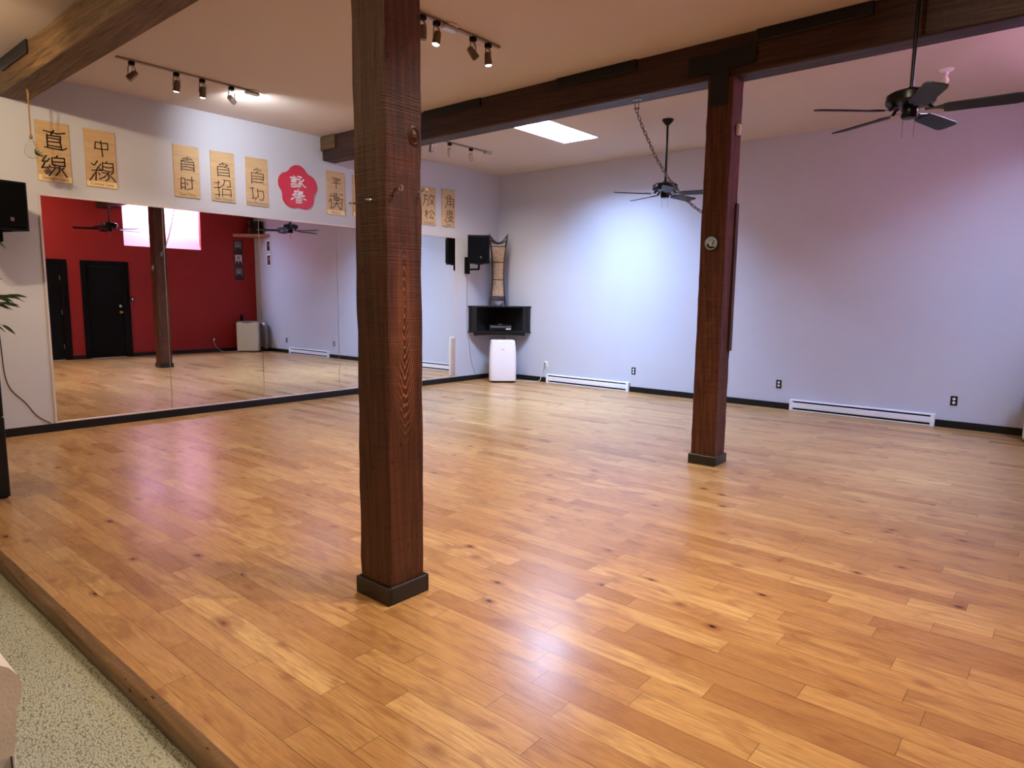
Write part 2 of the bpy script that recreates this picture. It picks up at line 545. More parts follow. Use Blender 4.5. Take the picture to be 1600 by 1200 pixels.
    def build(s, name, mat, parent=None, loc=None):
        me = bpy.data.meshes.new(name)
        me.from_pydata(s.v, [], s.f)
        mats = mat if isinstance(mat, (list, tuple)) else [mat]
        for m_ in mats:
            me.materials.append(m_)
        me.polygons.foreach_set('material_index', [min(k, len(mats) - 1) for k in s.mi])
        me.polygons.foreach_set('use_smooth', s.sm)
        me.update()
        import bmesh
        bm = bmesh.new(); bm.from_mesh(me)
        bmesh.ops.recalc_face_normals(bm, faces=bm.faces[:])
        bm.to_mesh(me); bm.free()
        if any(s.sm):
            try:
                me.set_sharp_from_angle(angle=math.radians(38))
            except Exception:
                pass
        o = bpy.data.objects.new(name, me)
        COL.objects.link(o)
        if parent is not None:
            o.parent = parent
        if loc is not None:
            o.location = loc
        return o

def tag(o, label=None, cat=None, group=None, kind=None):
    if label: o['label'] = label
    if cat: o['category'] = cat
    if group: o['group'] = group
    if kind: o['kind'] = kind
    return o

def thing(name, label, cat, loc=(0, 0, 0), rz=0.0, group=None):
    o = bpy.data.objects.new(name, None)
    o.empty_display_size = 0.1
    COL.objects.link(o)
    o.location = loc
    o.rotation_euler = (0, 0, rz)
    return tag(o, label, cat, group)

def dup(root, loc, rz, label, group=None):
    def cp(o, par):
        c = o.copy(); COL.objects.link(c)
        if par is not None: c.parent = par
        for ch in list(o.children): cp(ch, c)
        return c
    r = cp(root, None)
    r.location = loc
    r.rotation_euler = (0, 0, rz)
    r['label'] = label
    if group: r['group'] = group
    return r

def struct(name, mb, mat):
    return tag(mb.build(name, mat), kind='structure')

def text_mesh(name, body, size, mat, parent, loc, rot, extrude=0.0006, align='CENTER'):
    cu = bpy.data.curves.new(name, 'FONT')
    cu.body = body
    cu.size = size
    cu.extrude = extrude
    cu.resolution_u = 2
    cu.align_x = align
    cu.align_y = 'CENTER'
    tmp = bpy.data.objects.new(name + '_curve', cu)
    COL.objects.link(tmp)
    dg = bpy.context.evaluated_depsgraph_get()
    me = bpy.data.meshes.new_from_object(tmp.evaluated_get(dg))
    bpy.data.objects.remove(tmp)
    me.name = name
    me.materials.clear()
    me.materials.append(mat)
    o = bpy.data.objects.new(name, me)
    COL.objects.link(o)
    o.parent = parent
    o.location = loc
    o.rotation_euler = rot
    return o

# ================================================================== SETTING
YF = -12.6         # wall behind the camera
YN = -8.56         # edge of the hardwood

def slab_holes(us, vs, holes, put):
    """call put(u0, u1, v0, v1) for every cell of the grid that is not inside a hole"""
    for u0, u1 in zip(us[:-1], us[1:]):
        for v0, v1 in zip(vs[:-1], vs[1:]):
            cu, cv = (u0 + u1) / 2, (v0 + v1) / 2
            if not any(a < cu < b and c < cv < d for a, b, c, d in holes):
                put(u0, u1, v0, v1)

def make_floor():
    rng = random.Random(11)
    w = 0.118
    vs, fs, uvs, r1, r2, pl = [], [], [], [], [], []
    y = 0.0
    while y > YN + 1e-6:
        y0 = max(y - w, YN)
        x = -rng.uniform(0.0, 0.9)
        while x < W:
            L = rng.choice((0.45, 0.6, 0.75, 0.9, 0.9, 1.2, 1.2))
            a, b = max(x, 0.0), min(x + L, W)
            if b - a > 0.001:
                o = len(vs)
                vs += [(a, y0, 0), (b, y0, 0), (b, y, 0), (a, y, 0)]
                fs.append((o, o + 1, o + 2, o + 3))
                uvs += [(a - x, 0), (b - x, 0), (b - x, y - y0), (a - x, y - y0)]
                r1.append(rng.random()); r2.append(rng.random()); pl.append(L)
            x += L
        y -= w
    o = len(vs)
    vs += [(0, YN, -.002), (W, YN, -.002), (W, 0, -.002), (0, 0, -.002), (0, YN, -.06), (W, YN, -.06), (W, 0, -.06), (0, 0, -.06)]
    for q in ((0, 3, 2, 1), (4, 5, 6, 7), (0, 1, 5, 4), (1, 2, 6, 5), (2, 3, 7, 6), (3, 0, 4, 7)):
        fs.append(tuple(o + i for i in q)); uvs += [(0.3, 0.05)] * 4; r1.append(.5); r2.append(.5); pl.append(1.0)
    me = bpy.data.meshes.new('floor')
    me.from_pydata(vs, [], fs)
    uvl = me.uv_layers.new(name='plank')
    for i, c in enumerate(uvs): uvl.data[i].uv = c
    for nm, arr in (('rnd', r1), ('rnd2', r2), ('plen', pl)):
        at = me.attributes.new(nm, 'FLOAT', 'FACE')
        at.data.foreach_set('value', arr)
    me.materials.append(M['floor'])
    o = bpy.data.objects.new('floor', me)
    COL.objects.link(o)
    return tag(o, kind='structure')
make_floor()

struct('floor_carpet', MB().box((0, YF, -.16), (W, YN, -.06)), M['carpet'])
# bull nosing along the step
prof = [(YN + .02, -.06), (YN + .02, .004), (YN + .004, .005)]
for k in range(7):
    a = PI / 2 + PI * 0.62 * k / 6
    prof.append((YN - .012 + .026 * math.cos(a), -.021 + .026 * math.sin(a)))
prof += [(YN - .030, -.06)]
struct('trim_1', MB().prism(prof, 0, 0.0, W, smooth=True), M['nosing'])

# ceiling with the opening of the skylight
SX0, SX1, SY0, SY1 = 2.478, 3.050, -2.565, -1.400
mb = MB()
slab_holes([0, SX0, SX1, W], [YF, SY0, SY1, 0], [(SX0, SX1, SY0, SY1)], lambda a, b, c, d: mb.box((a, c, H), (b, d, H + .08)))
struct('ceiling', mb, M['ceil'])

# mirror wall, white wall, foyer wall
struct('wall_left', MB().box((-.12, YF, -.16), (0, 0, H + .08)), M['wall'])
struct('wall_back', MB().box((-.12, 0, -.16), (W + .12, .12, H + .08)), M['wall'])
struct('wall_front', MB().box((-.12, YF - .12, -.16), (W + .12, YF, H + .08)), M['wall_warm'])
# red wall with the light well and two door openings
LY0, LY1, LZ = -3.223, -1.433, 2.580
D2 = (-4.055, -3.275)
D1 = (-5.330, -4.525)
DZ = 2.095
mb = MB()
slab_holes([-8.6, D1[0], D1[1], D2[0], D2[1], LY0, LY1, 0], [-.16, 0, DZ, LZ, H + .08],
           [(D1[0], D1[1], 0, DZ), (D2[0], D2[1], 0, DZ), (LY0, LY1, LZ, H + 1)],
           lambda a, b, c, d: mb.box((W, a, c), (W + .10, b, d)))
struct('wall_right', mb, M['red'])
struct('wall_right_foyer', MB().box((W, YF, -.16), (W + .10, -8.6, H + .08)), M['wall_warm'])

# skylight in the ceiling: splay-free shaft with a daylight pane on top
SD = 0.42
mb = MB()
z0, z1 = H + .08, H + SD
mb.box((SX0 - .02, SY0 - .02, z0), (SX0, SY1 + .02, z1)).box((SX1, SY0 - .02, z0), (SX1 + .02, SY1 + .02, z1))
mb.box((SX0, SY0 - .02, z0), (SX1, SY0, z1)).box((SX0, SY1, z0), (SX1, SY1 + .02, z1))
win1 = struct('window_1', mb, M['shaft'])
MB().box((SX0, SY0, z1 - .012), (SX1, SY1, z1)).build('skylight_pane', M['pane'], win1)
# light well over the red wall: sloped back, daylight pane on top
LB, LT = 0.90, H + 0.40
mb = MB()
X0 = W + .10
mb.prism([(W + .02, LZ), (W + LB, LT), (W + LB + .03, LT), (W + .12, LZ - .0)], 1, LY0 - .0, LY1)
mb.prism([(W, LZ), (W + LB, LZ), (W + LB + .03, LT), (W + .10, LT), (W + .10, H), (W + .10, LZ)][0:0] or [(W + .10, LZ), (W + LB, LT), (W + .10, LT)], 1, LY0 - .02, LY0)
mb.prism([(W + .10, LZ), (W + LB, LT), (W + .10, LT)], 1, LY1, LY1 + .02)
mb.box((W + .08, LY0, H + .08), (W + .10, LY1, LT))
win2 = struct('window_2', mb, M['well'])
MB().box((W + .10, LY0, LT - .012), (W + LB, LY1, LT)).build('skylight_pane', M['pane_well'], win2)

# baseboards
BH, BT = 0.087, 0.016
struct('baseboard_left', MB().box((0, YN, 0), (BT, 0, BH)), M['black'])
mb = MB()
for a, b in ((0.016, 1.20), (2.872, 5.405), (7.118, W)):
    mb.box((a, -BT, 0), (b, 0, BH))
struct('baseboard_back', mb, M['black'])
mb = MB()
for a, b in ((-8.56, -5.44), (-4.415, -4.165), (-3.165, 0)):
    mb.box((W - BT, a, 0), (W, b, BH))
struct('baseboard_right', mb, M['black'])

# doors in the red wall
def door(name, y0, y1, knob_y, hinge_y):
    mb = MB()
    cw = 0.105
    for a, b, c, d in ((y0 - cw, y0, 0, DZ + cw), (y1, y1 + cw, 0, DZ + cw), (y0, y1, DZ, DZ + cw)):
        mb.bevbox((W - .022, a, c), (W, b, d), .004)
    for a, b, c, d in ((y0, y0 + .02, 0, DZ), (y1 - .02, y1, 0, DZ), (y0 + .02, y1 - .02, DZ - .02, DZ)):
        mb.box((W, a, c), (W + .09, b, d))
    r = struct(name, mb, M['door_black'])
    MB().bevbox((W + .03, y0 + .022, .008), (W + .07, y1 - .022, DZ - .022), .003).build('door_leaf', M['door_black'], r)
    if knob_y is not None:
        k = MB()
        Mk = Matrix.Translation((W + .03, knob_y, 1.045)) @ Matrix.Rotation(-PI / 2, 4, 'Y')
        k.lathe([(.032, 0), (.032, .006), (.012, .010), (.012, .035), (.026, .045), (.030, .060), (.022, .072), (0.004, .075)], M4=Mk)
        k.build('door_knob', M['brass'], r)
        k = MB()
        Mk = Matrix.Translation((W + .03, knob_y, 1.185)) @ Matrix.Rotation(-PI / 2, 4, 'Y')
        k.lathe([(.030, 0), (.030, .012), (.022, .020), (.004, .021)], M4=Mk)
        k.build('deadbolt', M['chrome'], r)
    if hinge_y is not None:
        for z in (.30, 1.05, 1.80):
            MB().tube([(W + .022, hinge_y, z - .05), (W + .022, hinge_y, z + .05)], .009, 8).build('hinge', M['chrome'], r)
    return r
door('door_2', D2[0], D2[1], -3.37, None)
door('door_1', D1[0], D1[1], None, -4.56)

# ================================================================== TIMBER FRAME
def tbeam(name_label, y0, y1, zb, mat, blocks):
    t = thing('timber_beam', name_label, 'beam', (0, y0, zb))
    MB().bevbox((0.0, 0, 0), (W, y1 - y0, H - zb), .012).build('beam_timber', mat, t)
    for a, b, zz in blocks:
        MB().bevbox((a, -.022, zz), (b, -.001, H - zb - .002), .004).build('ledger_block', M['steel_black'], t)
    return t
b2 = tbeam('dark brown timber beam carried by the post with the round picture disc', -3.765, -3.535, 3.370, M['beam'],
           [(2.12, 3.05, .235), (4.10, 5.02, .225), (6.13, 7.00, .225)])
# pale block capping the wall end of the second beam
MB().bevbox((.0, -.030, .13), (.33, -.001, .315), .006).build('end_block', M['beam_old'], b2)
b1 = tbeam('aged brown timber beam overhead at the upper left, carrying the nearest post', -7.500, -7.235, 3.410, M['beam_old'],
           [(.30, 1.10, .17)])

def post(x, y, top, label, mat='post'):
    t = thing('timber_post', label, 'post', (x, y, 0))
    h = .115
    mb = MB()
    # four slightly wandering arrises, in many courses so the edges read as hand cut
    rng = random.Random(int(x * 100 + y * 77))
    n = 36
    ring = []
    for i in range(n + 1):
        z = top * i / n
        r = []
        for sx, sy in ((-1, -1), (1, -1), (1, 1), (-1, 1)):
            jx, jy = rng.uniform(-.0022, .0022), rng.uniform(-.0022, .0022)
            c = .008 + rng.uniform(0, .006)
            px, py = sx * (h + jx), sy * (h + jy)
            if sx * sy > 0:
                r += [(px, py - sy * c, z), (px - sx * c, py, z)]
            else:
                r += [(px - sx * c, py, z), (px, py - sy * c, z)]
        ring.append(r)
    vs = [p for r in ring for p in r]
    fs = []
    for i in range(n):
        for k in range(8):
            l = (k + 1) % 8
            fs.append((i * 8 + k, i * 8 + l, (i + 1) * 8 + l, (i + 1) * 8 + k))
    fs.append(tuple(range(8))[::-1]); fs.append(tuple(range(n * 8, n * 8 + 8)))
    mb.add(vs, fs, False)
    mb.build('post_timber', M[mat], t)
    p = MB()
    o, i_ = .131, .116
    for a, b in (((-o, -o, 0), (o, -i_, .09)), ((-o, i_, 0), (o, o, .09)), ((-o, -i_, 0), (-i_, i_, .09)), ((i_, -i_, 0), (o, i_, .09))):
        p.bevbox(a, b, .005)
    p.build('plinth', M['plinth'], t)
    return t
C1 = (5.812, -7.372)
C2 = (5.838, -3.660)
p1 = post(C1[0], C1[1], 3.410, 'nearest dark brown timber post, with two steel eye bolts', 'post_flame')
p2 = post(C2[0], C2[1], 3.370, 'farther red brown timber post with a round picture disc on it', 'post_light')
MB().bevbox((.1155, .055, 1.04), (.134, .112, 2.34), .003).build('edge_board', M['post'], p2)
def eye_bolt(parent, c, axis, flat=False):
    """ring on a shank; the shank runs along the outward axis"""
    mb = MB()
    ax = Vector(axis)
    b = Vector(c)
    mb.tube([b - ax * .01, b + ax * .026], .0042, 8)
    s1 = Vector((1, 0, 0)) if flat else Vector((0, 0, 1)); s2 = ax
    ctr = b + ax * .036
    mb.tube([ctr + (s1 * math.cos(2 * PI * k / 20) + s2 * math.sin(2 * PI * k / 20)) * .0125 for k in range(20)], .0042, 8, closed=True)
    return mb.build('eye_bolt', M['chrome'], parent)
eye_bolt(p1, (.115, -.052, 1.985), (1, 0, 0))
eye_bolt(p1, (.115, .088, 1.989), (.93, .36, 0))
eye_bolt(p1, (-.078, -.115, 1.925), (0, -1, 0), True)
eye_bolt(p1, (.045, -.115, 1.930), (0, -1, 0), True)
mb = MB()
Mk = Matrix.Translation((.112, .060, 2.237)) @ Matrix.Rotation(PI / 2, 4, 'Y')
mb.lathe([(.034, 0), (.036, .006), (.027, .010), (.022, .006), (.014, .013), (.003, .015)], M4=Mk @ Matrix.Diagonal((1.35, 1, 1, 1)), n=20)
mb.build('wood_knot', M['post'], p1)
# round disc with a picture on the second post
t = thing('picture_disc', 'small round pale blue picture disc screwed to the farther post', 'plaque', (C2[0] - .008, C2[1] - .1175, 1.988))
Mk = Matrix.Rotation(PI / 2, 4, 'X')
MB().lathe([(.062, 0), (.064, .004), (.060, .008), (.056, .008)], M4=Mk).build('rim', M['steel_black'], t)
MB().lathe([(.058, .002), (.058, .0085)], M4=Mk, smooth=False).build('print_ground', M['sky_disc'], t)
def flat_y(polys, y0, y1):
    m_ = MB()
    for p in polys: m_.prism(p, 1, y0, y1)
    return m_
flat_y([[(-.045, .022), (-.038, .028), (.012, -.018), (.03, -.022), (.028, -.028), (.008, -.025)],
        [(-.012, -.004), (.034, .030), (.036, .024), (-.006, -.008)]], -.0100, -.0085).build('white_lines', M['white_print'], t)
flat_y([[(.034, .027), (.024, .024), (.004, -.018), (.012, -.019)], [(-.034, .014), (-.028, .012), (-.018, -.010), (-.024, -.012)],
        [(-.04, -.016), (-.02, -.004), (-.014, -.030), (-.036, -.036)], [(-.02, -.028), (.03, -.026), (.036, -.034), (.02, -.044), (-.02, -.044)],
        [(-.035, .024), (-.028, .026), (-.027, .020), (-.034, .019)]], -.0104, -.0086).build('dark_shapes', M['navy'], t)
flat_y([[(-.024, -.046), (.024, -.046), (.012, -.054), (-.012, -.054)]], -.0098, -.0086).build('tan_ground_strip', M['tan_print'], t)
flat_y([[(-.052, .004), (-.042, .006), (-.046, -.022), (-.054, -.016)]], -.0098, -.0086).build('tan_side_patch', M['tan_print'], t)
# T plate that ties the second post to its beam
t = thing('tee_bracket', 'black steel T plate bolted where post and beam meet', 'bracket', (C2[0], C2[1] - .106, 0))
MB().prism([(-.30, 3.425), (-.083, 3.425), (-.083, 3.14), (.078, 3.14), (.078, 3.435), (.30, 3.435), (.30, 3.585), (-.30, 3.585)], 1, -.017, -.011).build('plate', M['steel_black'], t)
for x, z in ((-.04, 3.18), (.035, 3.18), (-.26, 3.46), (-.26, 3.55), (.26, 3.47), (.26, 3.55)):
    MB().lathe([(.012, 0), (.010, .006), (.002, .008)], c=(0, 0, 0), n=10, M4=Matrix.Translation((x, -.017, z)) @ Matrix.Rotation(PI / 2, 4, 'X')).build('bolt', M['steel_black'], t)

# ================================================================== MIRRORS
YM0, YM1, ZM0, ZM1 = -7.205, -1.130, .100, 2.492
pw = (YM1 - YM0 - .012) / 5
mlab = ['tall mirror panel at the left end of the row, reflecting the black doors',
        'second mirror panel from the left, reflecting the post and pink light well',
        'middle mirror panel, reflecting a ceiling fan and white wall',
        'fourth mirror panel, mostly hidden behind the nearest post',
        'tall mirror panel at the right end of the row, reflecting a loudspeaker']
for i in range(5):
    a = YM0 + .006 + pw * i
    o = MB().bevbox((.004, a + .0008, ZM0), (.010, a + pw - .0008, ZM1), .0030).build('wall_mirror', M['mirror'])
    tag(o, mlab[i], 'mirror', 'wall mirror panels in a row')
t = thing('mirror_frame', 'thin silvery metal channel framing the row of mirrors', 'frame', (0, YM0, ZM0))
def chan(name, a, b):
    MB().bevbox(a, b, .003).build(name, M['alu'], t)
L_ = YM1 - YM0
chan('top_rail', (.001, -.012, ZM1 - ZM0 - .004), (.016, L_ + .012, ZM1 - ZM0 + .020))
chan('bottom_rail', (.001, -.012, -.012), (.016, L_ + .012, .006))
chan('side_rail', (.001, -.014, -.012), (.018, .007, ZM1 - ZM0 + .020))
chan('side_rail', (.001, L_ - .006, -.012), (.016, L_ + .010, ZM1 - ZM0 + .020))

# ================================================================== CALLIGRAPHY SIGNS
STROKES = {"s1":[[[73,204],[148,196],[200,191],[266,209]],[[168,222],[148,196],[139,171]],[[102,173],[102,117],[103,47]],[[104,162],[225,166]],[[103,139],[216,137]],[[105,100],[216,107]],[[105,62],[213,60]],[[226,169],[219,108],[228,44]],[[74,42],[143,36],[238,34],[272,55]],[[85,-44],[62,-77],[45,-107],[87,-103],[109,-73]],[[68,-106],[58,-137],[38,-169]],[[105,-136],[115,-155],[38,-172]],[[59,-199],[78,-226]],[[74,-182],[95,-217]],[[90,-171],[114,-206]],[[186,-31],[172,-48]],[[131,-61],[132,-126],[158,-140]],[[131,-61],[246,-51]],[[246,-51],[248,-132]],[[134,-101],[244,-90]],[[132,-126],[190,-135],[248,-132]],[[127,-159],[199,-154]],[[156,-164],[98,-244]],[[198,-140],[194,-194],[159,-235]],[[240,-148],[220,-166]],[[210,-162],[234,-200],[259,-239]]],"s2":[[[108,176],[99,104]],[[108,176],[162,170],[229,176]],[[229,176],[227,110]],[[99,107],[170,106],[227,110]],[[162,195],[167,109],[172,29]],[[53,-58],[84,-75],[115,-26]],[[148,-52],[117,-97],[104,-118]],[[131,-102],[153,-123]],[[55,-131],[153,-118]],[[99,-128],[90,-232]],[[88,-151],[59,-199],[31,-239]],[[120,-147],[133,-170]],[[209,-18],[202,-35]],[[167,-31],[163,-116],[214,-124]],[[166,-41],[271,-34]],[[271,-34],[269,-119]],[[173,-77],[217,-83],[267,-74]],[[214,-126],[269,-119]],[[152,-144],[219,-145]],[[212,-152],[169,-193],[127,-214]],[[219,-133],[221,-202],[190,-225]],[[268,-132],[242,-151]],[[232,-165],[266,-195],[285,-225]]],"s3":[[[107,149],[151,158]],[[165,175],[163,149]],[[181,165],[223,144]],[[93,125],[190,142]],[[90,125],[89,5]],[[95,122],[135,109],[239,122]],[[239,122],[240,7]],[[95,80],[187,88],[239,86]],[[96,48],[152,60],[237,50]],[[95,24],[184,25],[238,27]],[[80,-77],[76,-211]],[[80,-77],[125,-84],[126,-211]],[[82,-142],[122,-140]],[[79,-191],[127,-186]],[[141,-95],[232,-93]],[[207,-53],[208,-191],[145,-212]],[[146,-130],[158,-155]]],"s4":[[[107,141],[148,164]],[[158,175],[158,145]],[[177,165],[218,144]],[[175,127],[219,151]],[[81,117],[87,6]],[[81,117],[146,123],[229,118]],[[229,118],[235,6]],[[88,84],[224,94]],[[89,47],[223,56]],[[87,16],[232,21]],[[33,-82],[108,-73]],[[91,-54],[82,-96],[90,-170],[93,-244]],[[30,-143],[109,-133]],[[41,-226],[105,-219]],[[146,-37],[240,-37],[241,-110],[200,-116]],[[171,-43],[150,-101],[109,-130]],[[138,-143],[133,-239]],[[137,-147],[247,-147]],[[247,-147],[246,-233]],[[138,-215],[244,-211]]],"s5":[[[108,143],[140,162]],[[156,178],[159,147]],[[175,164],[213,143]],[[174,135],[142,120]],[[72,110],[244,110]],[[77,111],[76,-26]],[[244,110],[240,27]],[[82,66],[160,73],[242,70]],[[80,34],[158,41],[241,38]],[[79,2],[149,-6],[235,4]],[[239,-16],[247,-18]],[[51,-83],[100,-82]],[[80,-82],[90,-208]],[[70,-218],[117,-202]],[[144,-112],[231,-110],[240,-180],[219,-226],[175,-220]],[[153,-84],[161,-182],[112,-231]]],"s6":[[[93,210],[236,202]],[[121,188],[144,167]],[[206,189],[181,169]],[[91,140],[234,141]],[[162,210],[158,62]],[[83,-21],[49,-58]],[[65,-83],[35,-123]],[[64,-100],[75,-153],[69,-210]],[[128,-6],[98,-49]],[[128,-6],[173,-7],[151,-36]],[[110,-41],[200,-47],[203,-98]],[[122,-46],[125,-100]],[[155,-43],[156,-96]],[[126,-70],[200,-71]],[[125,-100],[207,-97]],[[108,-149],[231,-134]],[[166,-109],[148,-158],[102,-210],[61,-214]],[[165,-149],[229,-217]],[[218,-8],[267,-12]],[[212,-73],[270,-75]],[[258,-78],[246,-219],[208,-213]]],"s8":[[[39,160],[133,157]],[[62,156],[66,95],[24,3]],[[62,102],[132,106],[141,22],[113,-1]],[[204,190],[165,114]],[[185,164],[270,170],[241,95],[184,27]],[[189,109],[265,22]],[[56,-92],[131,-92]],[[98,-51],[102,-207]],[[93,-106],[60,-170]],[[107,-111],[121,-144]],[[212,-59],[150,-110]],[[212,-59],[279,-128]],[[207,-122],[168,-187],[245,-180]],[[221,-169],[248,-201]]],"s9":[[[139,211],[84,153]],[[139,211],[210,206],[179,167]],[[114,163],[276,164]],[[124,164],[119,69],[74,4]],[[276,164],[274,29],[240,22]],[[124,118],[270,124]],[[119,69],[271,78]],[[189,165],[192,34]],[[174,-24],[179,-41]],[[114,-44],[255,-44]],[[119,-47],[119,-128],[69,-221]],[[134,-77],[255,-76]],[[169,-53],[172,-130]],[[225,-54],[227,-129]],[[172,-127],[227,-125]],[[139,-158],[255,-144],[204,-198],[104,-229]],[[149,-161],[204,-205],[271,-224]]],"fl":[[[-120,127],[-37,133]],[[-64,153],[-61,135]],[[-100,102],[-35,106]],[[-105,76],[-35,81]],[[-107,44],[-102,6],[-39,15],[-33,51],[-107,44]],[[-7,153],[49,148]],[[-22,115],[30,120],[27,18],[3,19]],[[22,90],[0,44],[-27,18]],[[85,122],[45,84]],[[38,86],[72,45],[112,24]],[[-64,-48],[62,-48]],[[-65,-75],[54,-70]],[[-93,-100],[89,-96]],[[-5,-23],[-16,-72],[-56,-125],[-114,-161]],[[22,-98],[63,-130],[112,-145]],[[-34,-129],[-38,-197],[47,-188],[49,-122],[-34,-129]],[[-33,-162],[44,-157]]]}
def sign(key, y0, z0, cap, label, strip, w=.305, h=.605, lw=.006):
    t = thing('calligraphy_board', label, 'sign', (.001, y0, z0), 0, 'calligraphy boards above the mirrors')
    MB().bevbox((0, 0, -h / 2), (.014, w, h / 2), .0015).build('board', M['ply'], t)
    mb = MB()
    if key:
        for st in STROKES[key]:
            mb.stroke([(a / 1000.0, b / 1000.0) for a, b in st], lw, .0135, .0165)
        mb.build('brush_characters', M['ink'], t)
    MB().box((.0135, .001, -h / 2 + .001), (.0155, w - .001, -h / 2 + .062)).build('caption_strip', strip, t)
    if cap:
        text_mesh('caption_lettering', cap, .047, M['pencil'], t, (.0157, w * .5, -h / 2 + .032), (PI / 2, 0, PI / 2))
    return t
sign('s1', -7.202, 2.945, 'Straight Line', 'wooden board lettered Straight Line, leftmost above the mirrors', M['strip'], lw=.0075)
sign('s2', -6.757, 2.945, 'Center Line', 'wooden board lettered Center Line, second from the left', M['strip'], lw=.0065)
sign('s3', -5.828, 2.945, 'Save Time', 'wooden board lettered Save Time, left of a row of three', M['ply'], lw=.0052)
sign('s4', -5.380, 2.945, 'Save Energy', 'wooden board lettered Save Energy, middle of a row of three', M['strip_grey'], lw=.0048)
sign('s5', -4.924, 2.945, 'Save Movement', 'wooden board lettered Save Movement, just left of the red flower', M['strip_grey'], lw=.0048)
sign('s6', -3.712, 2.949, 'Balance', 'wooden board lettered Balance, just right of the red flower', M['strip'], lw=.0052)
sign(None, -3.262, 2.955, '', 'wooden board almost wholly hidden behind the nearest post', M['strip'])
sign('s8', -1.905, 2.966, 'Relaxation', 'wooden board just right of the nearest post, with greyed caption strip', M['strip_grey'], lw=.0055)
sign('s9', -1.455, 2.972, 'Angles', 'wooden board farthest right above the mirrors, nearest the corner', M['strip_grey'], lw=.0055)

# red plum flower emblem
t = thing('flower_emblem', 'red five petal flower plaque with two white characters', 'emblem', (.001, -4.170, 2.944))
R_, pr = .158, .146
outline = []
for k in range(5):
    a0 = PI / 2 + 2 * PI * k / 5
    cy, cz = R_ * math.cos(a0), R_ * math.sin(a0)
    # the arc of this petal that lies outside its neighbours
    half = PI - math.acos(min(1, R_ * math.sin(PI / 5) / pr)) - (PI / 2 - PI / 5)
    half = 1.55
    for j in range(15):
        b_ = a0 - half + 2 * half * j / 14
        y_, z_ = cy + pr * math.cos(b_), cz + pr * math.sin(b_)
        ang = math.atan2(z_, y_)
        da = (ang - a0 + PI) % (2 * PI) - PI
        if abs(da) <= PI / 5 + 1e-3:
            outline.append((y_, z_))
mb = MB().prism(outline, 0, 0, .018)
mb.build('petal_board', M['crimson'], t)
mb = MB()
for st in STROKES['fl']:
    mb.stroke([(a / 1000.0, b / 1000.0) for a, b in st], .0105, .0175, .0205)
mb.build('white_characters', M['white'], t)

# ================================================================== TRACK LIGHTS
def aim_matrix(d):
    d = Vector(d).normalized()
    q = Vector((0, 0, -1)).rotation_difference(d)
    return q.to_matrix().to_4x4()

def spot_head(parent, y, aim, lens, lamp=None, energy=0, cone=70, col=WARM, metal='bronze'):
    """adapter under the rail, wire yoke, short can with a lens; y along the rail"""
    h = MB().box((-.022, y - .022, -.052), (.022, y + .022, -.018)).build('spot_head', M['black_plastic'], parent)
    mb = MB()
    for s in (-1, 1):
        mb.tube([(0, y + s * .012, -.052), (0, y + s * .032, -.075), (0, y + s * .036, -.150)], .0045, 6)
    mb.build('yoke', M[metal], h)
    A = Matrix.Translation((0, y, -.150)) @ aim_matrix(aim)
    mb = MB()
    mb.lathe([(.016, .060), (.026, .052), (.030, .020), (.033, -.030), (.033, -.048), (.029, -.048), (.027, -.036), (.004, -.034)], n=20, M4=A)
    mb.tube([(0, y, -.052), (.012, y + .006, -.085), (-.006, y - .004, -.105), tuple((A @ Vector((0, 0, .055))))], .0035, 6)
    mb.build('can', M[metal], h)
    MB().lathe([(.0265, -.035), (.0265, -.044), (.02, -.051), (.004, -.054)], n=20, M4=A).build('lens', M[lens], h)
    if energy:
        ld = bpy.data.lights.new('spot_lamp', 'SPOT')
        ld.energy = energy
        ld.color = col
        ld.spot_size = math.radians(cone)
        ld.spot_blend = 1.0
        ld.shadow_soft_size = 0.03
        lo = bpy.data.objects.new('spot_lamp', ld)
        COL.objects.link(lo)
        lo.parent = h
        lo.matrix_local = A @ Matrix.Translation((0, 0, -.075))
    return h

def track(label, x, y0, y1, canopy_y):
    t = thing('track_light', label, 'track light', (x, 0, H))
    MB().bevbox((-.017, y0, -.020), (.017, y1, -.001), .003).build('rail', M['rail'], t)
    mb = MB().bevbox((-.030, canopy_y - .075, -.048), (.030, canopy_y + .075, -.0205), .006)
    mb.build('feed_box', M['chrome'], t)
    MB().lathe([(.062, -.001), (.062, -.010), (.050, -.016), (.004, -.017)], c=(0, canopy_y + .02, 0)).build('canopy', M['ceil'], t)
    return t
t1 = track('ceiling track light of four heads at left, above the boards', 1.268, -6.855, -5.50, -5.50)
spot_head(t1, -6.72, (-.30, -.75, -.75), 'lens_off')
spot_head(t1, -6.305, (-.25, -.05, -1), 'lens_warm', 1, SPOT * 1.2, 95, WARM)
spot_head(t1, -6.045, (-.20, .05, -1), 'lens_white', 1, SPOT, 95, NEUT)
spot_head(t1, -5.735, (-.62, .78, -.22), 'lens_white', 1, SPOT * 1.3, 140, COOL, 'chrome')
t2 = track('ceiling track light just right of the nearest post', 4.228, -6.10, -4.800, -5.415)
spot_head(t2, -5.96, (.15, -.1, -1), 'lens_warm', 1, SPOT * 2.0, 110, WARM)
spot_head(t2, -5.705, (-.1, .0, -1), 'lens_off')
spot_head(t2, -5.555, (-.05, -.2, -1), 'lens_warm', 1, SPOT * 2.0, 110, WARM)
spot_head(t2, -5.135, (.35, .55, -.8), 'lens_off')
spot_head(t2, -4.945, (.05, .1, -1), 'lens_warm', 1, SPOT * 2.0, 110, WARM)
t3 = track('ceiling track light beyond the dark beam, nearest the far corner', 1.232, -3.20, -1.62, -1.66)
spot_head(t3, -2.83, (-.2, .1, -1), 'lens_off', metal='chrome')
